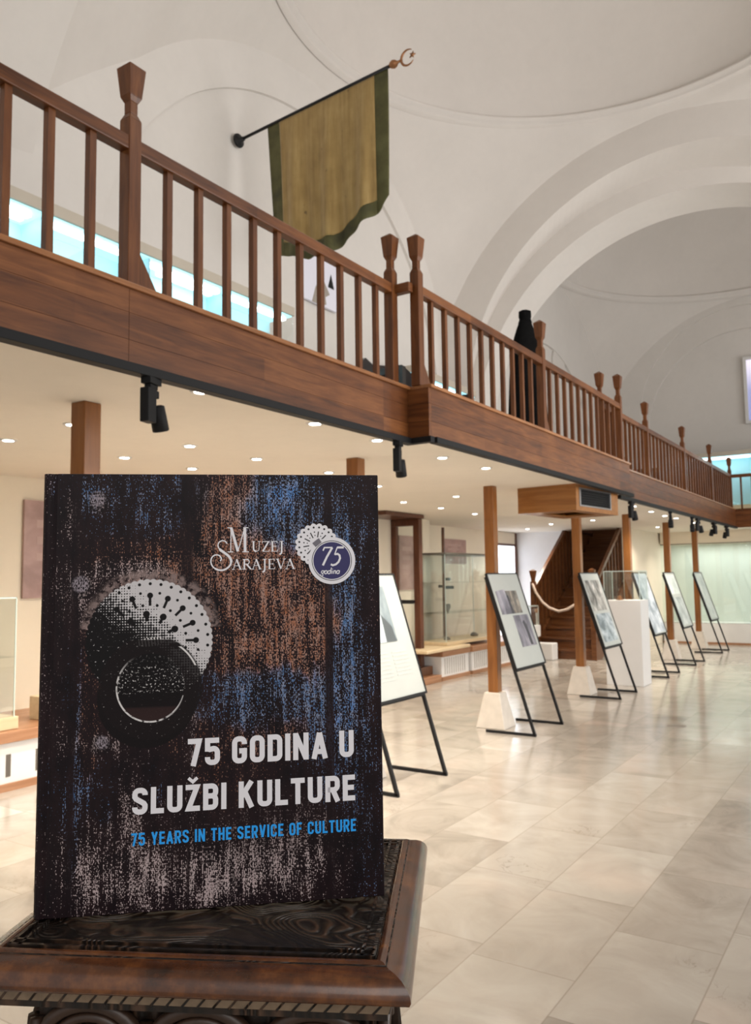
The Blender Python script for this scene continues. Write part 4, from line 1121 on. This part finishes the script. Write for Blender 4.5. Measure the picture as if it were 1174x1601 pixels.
def glyphs(t, w):
    """condensed bold capitals of height 1: {char: (width, [(polyline, closed)])}"""
    l, r, b, u = t / 2, w - t / 2, t / 2, 1 - t / 2; k = .155; mid = .53
    g = {}
    g['7'] = (w * .94, [([(0, u), (w * .94 - t * .55, u), (w * .36, 0)], 0)])
    g['5'] = (w, [([(r + t * .35, u), (l, u), (l, .50), ] , 0), ([(l, .50), (l + .02, .56)] + [(r - k, .60)] + arc2(r - k, .60 - k, k, k, 90, 0)[1:] + arc2(r - k, b + k, k, k, 0, -90) + arc2(l + k, b + k, k, k, -90, -180) + [(l, .30)], 0)])
    g['G'] = (w, [([(r, .70)] + arc2(r - k, u - k, k, k, 0, 90) + arc2(l + k, u - k, k, k, 90, 180) + arc2(l + k, b + k, k, k, 180, 270) + arc2(r - k, b + k, k, k, 270, 360) + [(r, .46), (w * .48, .46)], 0)])
    g['O'] = (w, [(arc2(r - k, u - k, k, k, 0, 90) + arc2(l + k, u - k, k, k, 90, 180) + arc2(l + k, b + k, k, k, 180, 270) + arc2(r - k, b + k, k, k, 270, 360), 1)])
    g['D'] = (w, [([(l, b), (l, u)] + arc2(r - k, u - k, k, k, 90, 0) + arc2(r - k, b + k, k, k, 0, -90), 1)])
    g['I'] = (t, [([(l, 0), (l, 1)], 0)])
    g['N'] = (w * 1.06, [([(l, 0), (l, 1)], 0), ([(w * 1.06 - l, 0), (w * 1.06 - l, 1)], 0), ([(l, .97), (w * 1.06 - l, .03)], 0)])
    g['A'] = (w * 1.12, [([(t * .48, 0), (w * .56, .97)], 0), ([(w * 1.12 - t * .48, 0), (w * .56, .97)], 0), ([(w * .3, .27), (w * .82, .27)], 0)])
    g['U'] = (w, [([(l, 1)] + arc2(l + k, b + k, k, k, 180, 270) + arc2(r - k, b + k, k, k, 270, 360) + [(r, 1)], 0)])
    g['S'] = (w, [([(r, .72)] + arc2(r - k, u - k, k, k, 0, 90) + arc2(l + k, u - k, k, k, 90, 180) + [(l, .66), (l + .05, .585), (w * .5, .50), (r - .05, .415), (r, .34)] + arc2(r - k, b + k, k, k, 0, -90) + arc2(l + k, b + k, k, k, -90, -180) + [(l, .28)], 0)])
    g['L'] = (w * .86, [([(l, 1), (l, b), (w * .86, b)], 0)])
    g['Z'] = (w * .95, [([(0, u), (w * .95 - t * .6, u), (t * .6, b), (w * .95, b)], 0)])
    g['\u017d'] = (g['Z'][0], g['Z'][1] + [([(w * .18, 1.25), (w * .475, 1.10), (w * .77, 1.25)], 0, .62)])
    kb = .15
    g['B'] = (w, [([(l, mid), (l, u)] + arc2(r - kb, u - kb, kb, kb, 90, 0) + arc2(r - kb, mid + kb, kb, kb, 0, -90), 1), ([(l, b), (l, mid)] + arc2(r - kb, mid - kb, kb, kb, 90, 0) + arc2(r - kb, b + kb, kb, kb, 0, -90), 1)])
    g['K'] = (w * 1.05, [([(l, 0), (l, 1)], 0), ([(l, .40), (w * 1.05 - t * .55, 1)], 0), ([(w * .45, .56), (w * 1.05 - t * .5, 0)], 0)])
    g['T'] = (w * .95, [([(0, u), (w * .95, u)], 0), ([(w * .475, 0), (w * .475, u)], 0)])
    g['R'] = (w, [([(l, 0), (l, u)] + arc2(r - k, u - k, k, k, 90, 0) + arc2(r - k, .46 + k, k, k, 0, -90) + [(l, .46)], 0), ([(w * .52, .46), (r + .02, 0)], 0)])
    g['E'] = (w * .86, [([(w * .86, u), (l, u), (l, b), (w * .86, b)], 0), ([(l, .51), (w * .78, .51)], 0)])
    g['F'] = (w * .84, [([(w * .84, u), (l, u), (l, 0)], 0), ([(l, .50), (w * .76, .50)], 0)])
    g['Y'] = (w * 1.05, [([(t * .5, 1), (w * .525, .42), (w * .525, 0)], 0), ([(w * 1.05 - t * .5, 1), (w * .525, .42)], 0)])
    g['H'] = (w, [([(l, 0), (l, 1)], 0), ([(r, 0), (r, 1)], 0), ([(l, .51), (r, .51)], 0)])
    g['V'] = (w * 1.08, [([(t * .5, 1), (w * .54, .03)], 0), ([(w * 1.08 - t * .5, 1), (w * .54, .03)], 0)])
    g['C'] = (w, [([(r, .66)] + arc2(r - k, u - k, k, k, 0, 90) + arc2(l + k, u - k, k, k, 90, 180) + arc2(l + k, b + k, k, k, 180, 270) + arc2(r - k, b + k, k, k, 270, 360) + [(r, .34)], 0)])
    return g
def line(mb, text, x0, x1, y0, h, slope, t, w, gap, space, y):
    g = glyphs(t, w); wid = 0
    for i, ch in enumerate(text): wid += (space if ch == ' ' else g[ch][0]) + (gap if i < len(text) - 1 else 0)
    s = (x1 - x0) / wid; cx = 0
    for ch in text:
        if ch == ' ': cx += space + gap; continue
        for st in g[ch][1]:
            tk = t * (st[2] if len(st) > 2 else 1)
            # strokes are built at unit height then scaled
            pts = [(x0 + (cx + px) * s, y0 + py * h + ((cx + px) * s) * slope) for px, py in st[0]]
            ribbon(mb, pts, tk * (s + h) / 2, y, bool(st[1]))
        cx += g[ch][0] + gap
M_ink = plain('white_print', (.80, .79, .84), .45, 0, .01); M_inkblue = plain('blue_print', (.012, .36, .95), .45, 0, .02); M_navy = plain('navy_print', (.022, .018, .11), .45, 0, .02)
TY = -.00015
mb = MB()
line(mb, '75 GODINA U', 98.3, 211.2, 92.6, 18.2, .014, .200, .585, .12, .24, TY)
line(mb, 'SLU\u017dBI KULTURE', 62.3, 211.8, 62.7, 17.4, .014, .200, .585, .12, .24, TY)
mb.build('title_lettering', M_ink, book)['label'] = 'white capital title letters'
mb = MB()
line(mb, '75 YEARS IN THE SERVICE OF CULTURE', 62.0, 212.0, 42.7, 8.3, .010, .175, .55, .14, .27, TY)
mb.build('subtitle_lettering', M_inkblue, book)['label'] = 'blue capital subtitle letters'

# ---- museum name in small serif capitals
def serif(mb, ch, x, y0, h, s=1.0, y=TY):
    """thick/thin strokes with flat serifs; returns advance"""
    T, t = (.15 if ch != 'M' else .105) * h, (.055 if ch != 'M' else .035) * h
    def st(pts, th): ribbon(mb, [(x + px * h * s, y0 + py * h) for px, py in pts], th, y)
    def sf(px, py, w_=.22): st([(px - w_ / 2, py), (px + w_ / 2, py)], t)
    if ch == 'M':
        st([(.14, 0), (.16, 1)], t); st([(.16, .98), (.47, .04)], T); st([(.47, .04), (.78, .98)], t); st([(.78, 1), (.80, 0)], T)
        sf(.13, .02, .26); sf(.82, .02, .30); sf(.10, .98, .22); sf(.84, .98, .22); return .98 * h * s
    if ch == 'U': st([(.18, 1), (.18, .32)] + arc2(.43, .32, .25, .28, 180, 270)[1:], T); st(arc2(.43, .32, .25, .28, 270, 360) + [(.68, 1)], t); sf(.17, .98, .3); sf(.69, .98, .26); return .90 * h * s
    if ch == 'Z': st([(.06, .80), (.08, .97), (.66, .97)], t); st([(.62, .97), (.10, .03)], T); st([(.08, .03), (.66, .03), (.68, .22)], t); return .78 * h * s
    if ch == 'E': st([(.18, 0), (.18, 1)], T); st([(.06, .97), (.60, .97), (.61, .80)], t); st([(.06, .03), (.62, .03), (.65, .22)], t); st([(.2, .51), (.48, .51)], t); st([(.48, .42), (.48, .6)], t); return .74 * h * s
    if ch == 'J': st([(.26, 1), (.26, -.02), (.20, -.20), (.06, -.28)], T); sf(.26, .98, .34); return .48 * h * s
    if ch == 'A': st([(.40, 1), (.10, .02)], t); st([(.38, 1), (.72, .02)], T); st([(.2, .36), (.58, .36)], t); sf(.10, .02, .24); sf(.72, .02, .28); return .86 * h * s
    if ch == 'R': st([(.18, 0), (.18, 1)], T); st([(.06, .97), (.42, .97)] + arc2(.42, .74, .18, .23, 90, -90) + [(.2, .51)], t * 1.5); st([(.36, .52), (.74, .02)], T); sf(.18, .02, .30); return .80 * h * s
    if ch == 'V': st([(.12, 1), (.42, .02)], T); st([(.42, .02), (.72, 1)], t); sf(.12, .98, .28); sf(.72, .98, .24); return .80 * h * s
mb = MB()
serif(mb, 'M', 124.5, 237.0, 17.6, .86)
x = 141.0
for ch in 'UZEJ': x += serif(mb, ch, x, 237.3, 7.4, 1.06)
x = 127.6
for ch in 'ARAJEVA': x += serif(mb, ch, x, 225.0, 7.2, 1.13)
# large swash S
sp_ = [(124.2, 243.2), (122.8, 244.8), (120.6, 245.2), (118.4, 243.8), (118.0, 241.2), (119.6, 238.8), (122.6, 236.6), (125.6, 234.0), (127.0, 230.8), (125.8, 227.4), (122.4, 225.0), (118.6, 224.8), (115.0, 226.6), (113.2, 229.8), (113.6, 233.2), (115.8, 235.2), (118.6, 235.0), (120.2, 233.0), (119.6, 231.0)]
def smooth(pts, n=4):
    P = [Vector(p) for p in pts]; out = []
    for i in range(len(P) - 1):
        a, b, c, d = P[max(i - 1, 0)], P[i], P[i + 1], P[min(i + 2, len(P) - 1)]
        for k in range(n):
            u = k / n; out.append(.5 * ((2 * b) + (c - a) * u + (2 * a - 5 * b + 4 * c - d) * u * u + (3 * b - a - 3 * c + d) * u ** 3))
    return [(p.x, p.y) for p in out] + [tuple(P[-1])]
ss_ = smooth(sp_)
ribbon(mb, ss_[:20], .8, TY); ribbon(mb, ss_[19:34], 1.7, TY); ribbon(mb, ss_[33:48], 1.25, TY); ribbon(mb, ss_[47:], .9, TY)
lg = mb.build('museum_lettering', M_ink, book)
# fan-shaped pierced plate and round badge
def disc(mb, cx, cy, r, y, n=64): mb.add([((cx + r * math.cos(2 * PI * k / n)) * .001, y, (cy + r * math.sin(2 * PI * k / n)) * .001) for k in range(n)], [tuple(range(n))])
fan = MB(); fcx, fcy = 186.6, 242.0; pts = []
for k in range(240):
    a = 2 * PI * k / 240; r = 13.9 + 1.3 * abs(math.sin(a * 10)); pts.append(((fcx + r * math.cos(a)) * .001, TY, (fcy + r * math.sin(a)) * .001))
fan.add(pts, [tuple(range(240))])
fo = fan.build('fan_emblem', M_ink, book)
hol = MB()
for k in range(20):
    a = 2 * PI * k / 20 + PI / 20 * 1.0; disc(hol, fcx + 12.3 * math.cos(a), fcy + 12.3 * math.sin(a), .72, TY - .00006, 16)
    a2 = a + PI / 20
    if k % 2 == 0:
        ribbon(hol, [(fcx + 5.2 * math.cos(a), fcy + 5.2 * math.sin(a)), (fcx + 9.4 * math.cos(a), fcy + 9.4 * math.sin(a))], .75, TY - .00006)
    else:
        disc(hol, fcx + 9.0 * math.cos(a), fcy + 9.0 * math.sin(a), .5, TY - .00006, 12); disc(hol, fcx + 6.6 * math.cos(a), fcy + 6.6 * math.sin(a), .4, TY - .00006, 12)
hol.build('fan_holes', M_cover_dark := plain('black_print', (.008, .006, .008), .45), fo)
bd = MB(); bcx, bcy = 197.4, 230.6
disc(bd, bcx, bcy, 16.7, TY - .00012); bo = bd.build('badge', M_ink, book)
b1 = MB(); ribbon(b1, [(bcx + 14.0 * math.cos(2 * PI * k / 72), bcy + 14.0 * math.sin(2 * PI * k / 72)) for k in range(72)], .45, TY - .00018, True); b1.build('badge_ring', M_cover_dark, bo)
b2 = MB(); disc(b2, bcx, bcy, 13.1, TY - .00018); b2.build('badge_field', M_navy, bo)
b4 = MB(); b4.add([(p[0] * .001, TY - .0002, p[1] * .001) for p in ((183.6, 243.0), (188.2, 246.6), (190.2, 243.6), (186.0, 240.2))], [(0, 1, 2, 3)]); b4.build('badge_knot', plain('grey_print', (.16, .15, .18), .5), bo)
b3 = MB(); zz_ = TY - .00024
def it(pts, th, x0, y0, h): ribbon(b3, [(x0 + (px + .22 * py) * h, y0 + py * h) for px, py in pts], th, zz_)
h = 13.0
it([(.02, .80), (.06, .97), (.50, .97)], 1.0, 188.6, 227.2, h); it([(.49, .97), (.30, .45), (.18, 0)], 1.5, 188.6, 227.2, h)
it([(.50, .97), (.16, .97), (.10, .58)], .8, 196.4, 227.2, h); it([(.16, .97), (.52, .97)], 1.5, 196.4, 227.2, h)
it([(.10, .60), (.26, .62), (.38, .54), (.44, .38), (.40, .18), (.28, .05), (.12, .0), (.0, .06)], 1.4, 196.4, 227.2, h)
def low(ch, x0, y0, h):
    T = .62
    o_ = arc2(.26, .25, .20, .25, 0, 360, 16)
    if ch == 'g': it(arc2(.26, .30, .19, .2, 0, 360, 14), T * .9, x0, y0, h); it([(.2, .1), (.36, -.02), (.44, -.22), (.24, -.34), (.02, -.24), (.1, -.06)], T * .8, x0, y0, h); it([(.42, .42), (.56, .5)], T * .7, x0, y0, h); return .56
    if ch == 'o': it(o_, T, x0, y0, h); return .54
    if ch == 'd': it(o_, T, x0, y0, h); it([(.48, .95), (.46, .0)], T, x0, y0, h); return .60
    if ch == 'i': it([(.14, .5), (.14, 0)], T, x0, y0, h); it([(.13, .68), (.15, .76)], T, x0, y0, h); return .30
    if ch == 'n': it([(.12, .5), (.12, 0)], T, x0, y0, h); it([(.12, .36), (.28, .5), (.42, .44), (.44, 0)], T, x0, y0, h); return .58
    if ch == 'a': it(o_, T, x0, y0, h); it([(.46, .5), (.46, .0)], T, x0, y0, h); return .58
x = 189.2
for ch in 'godina': x += low(ch, x, 221.2, 4.6) * 4.25
b3.build('badge_lettering', M_ink, bo)
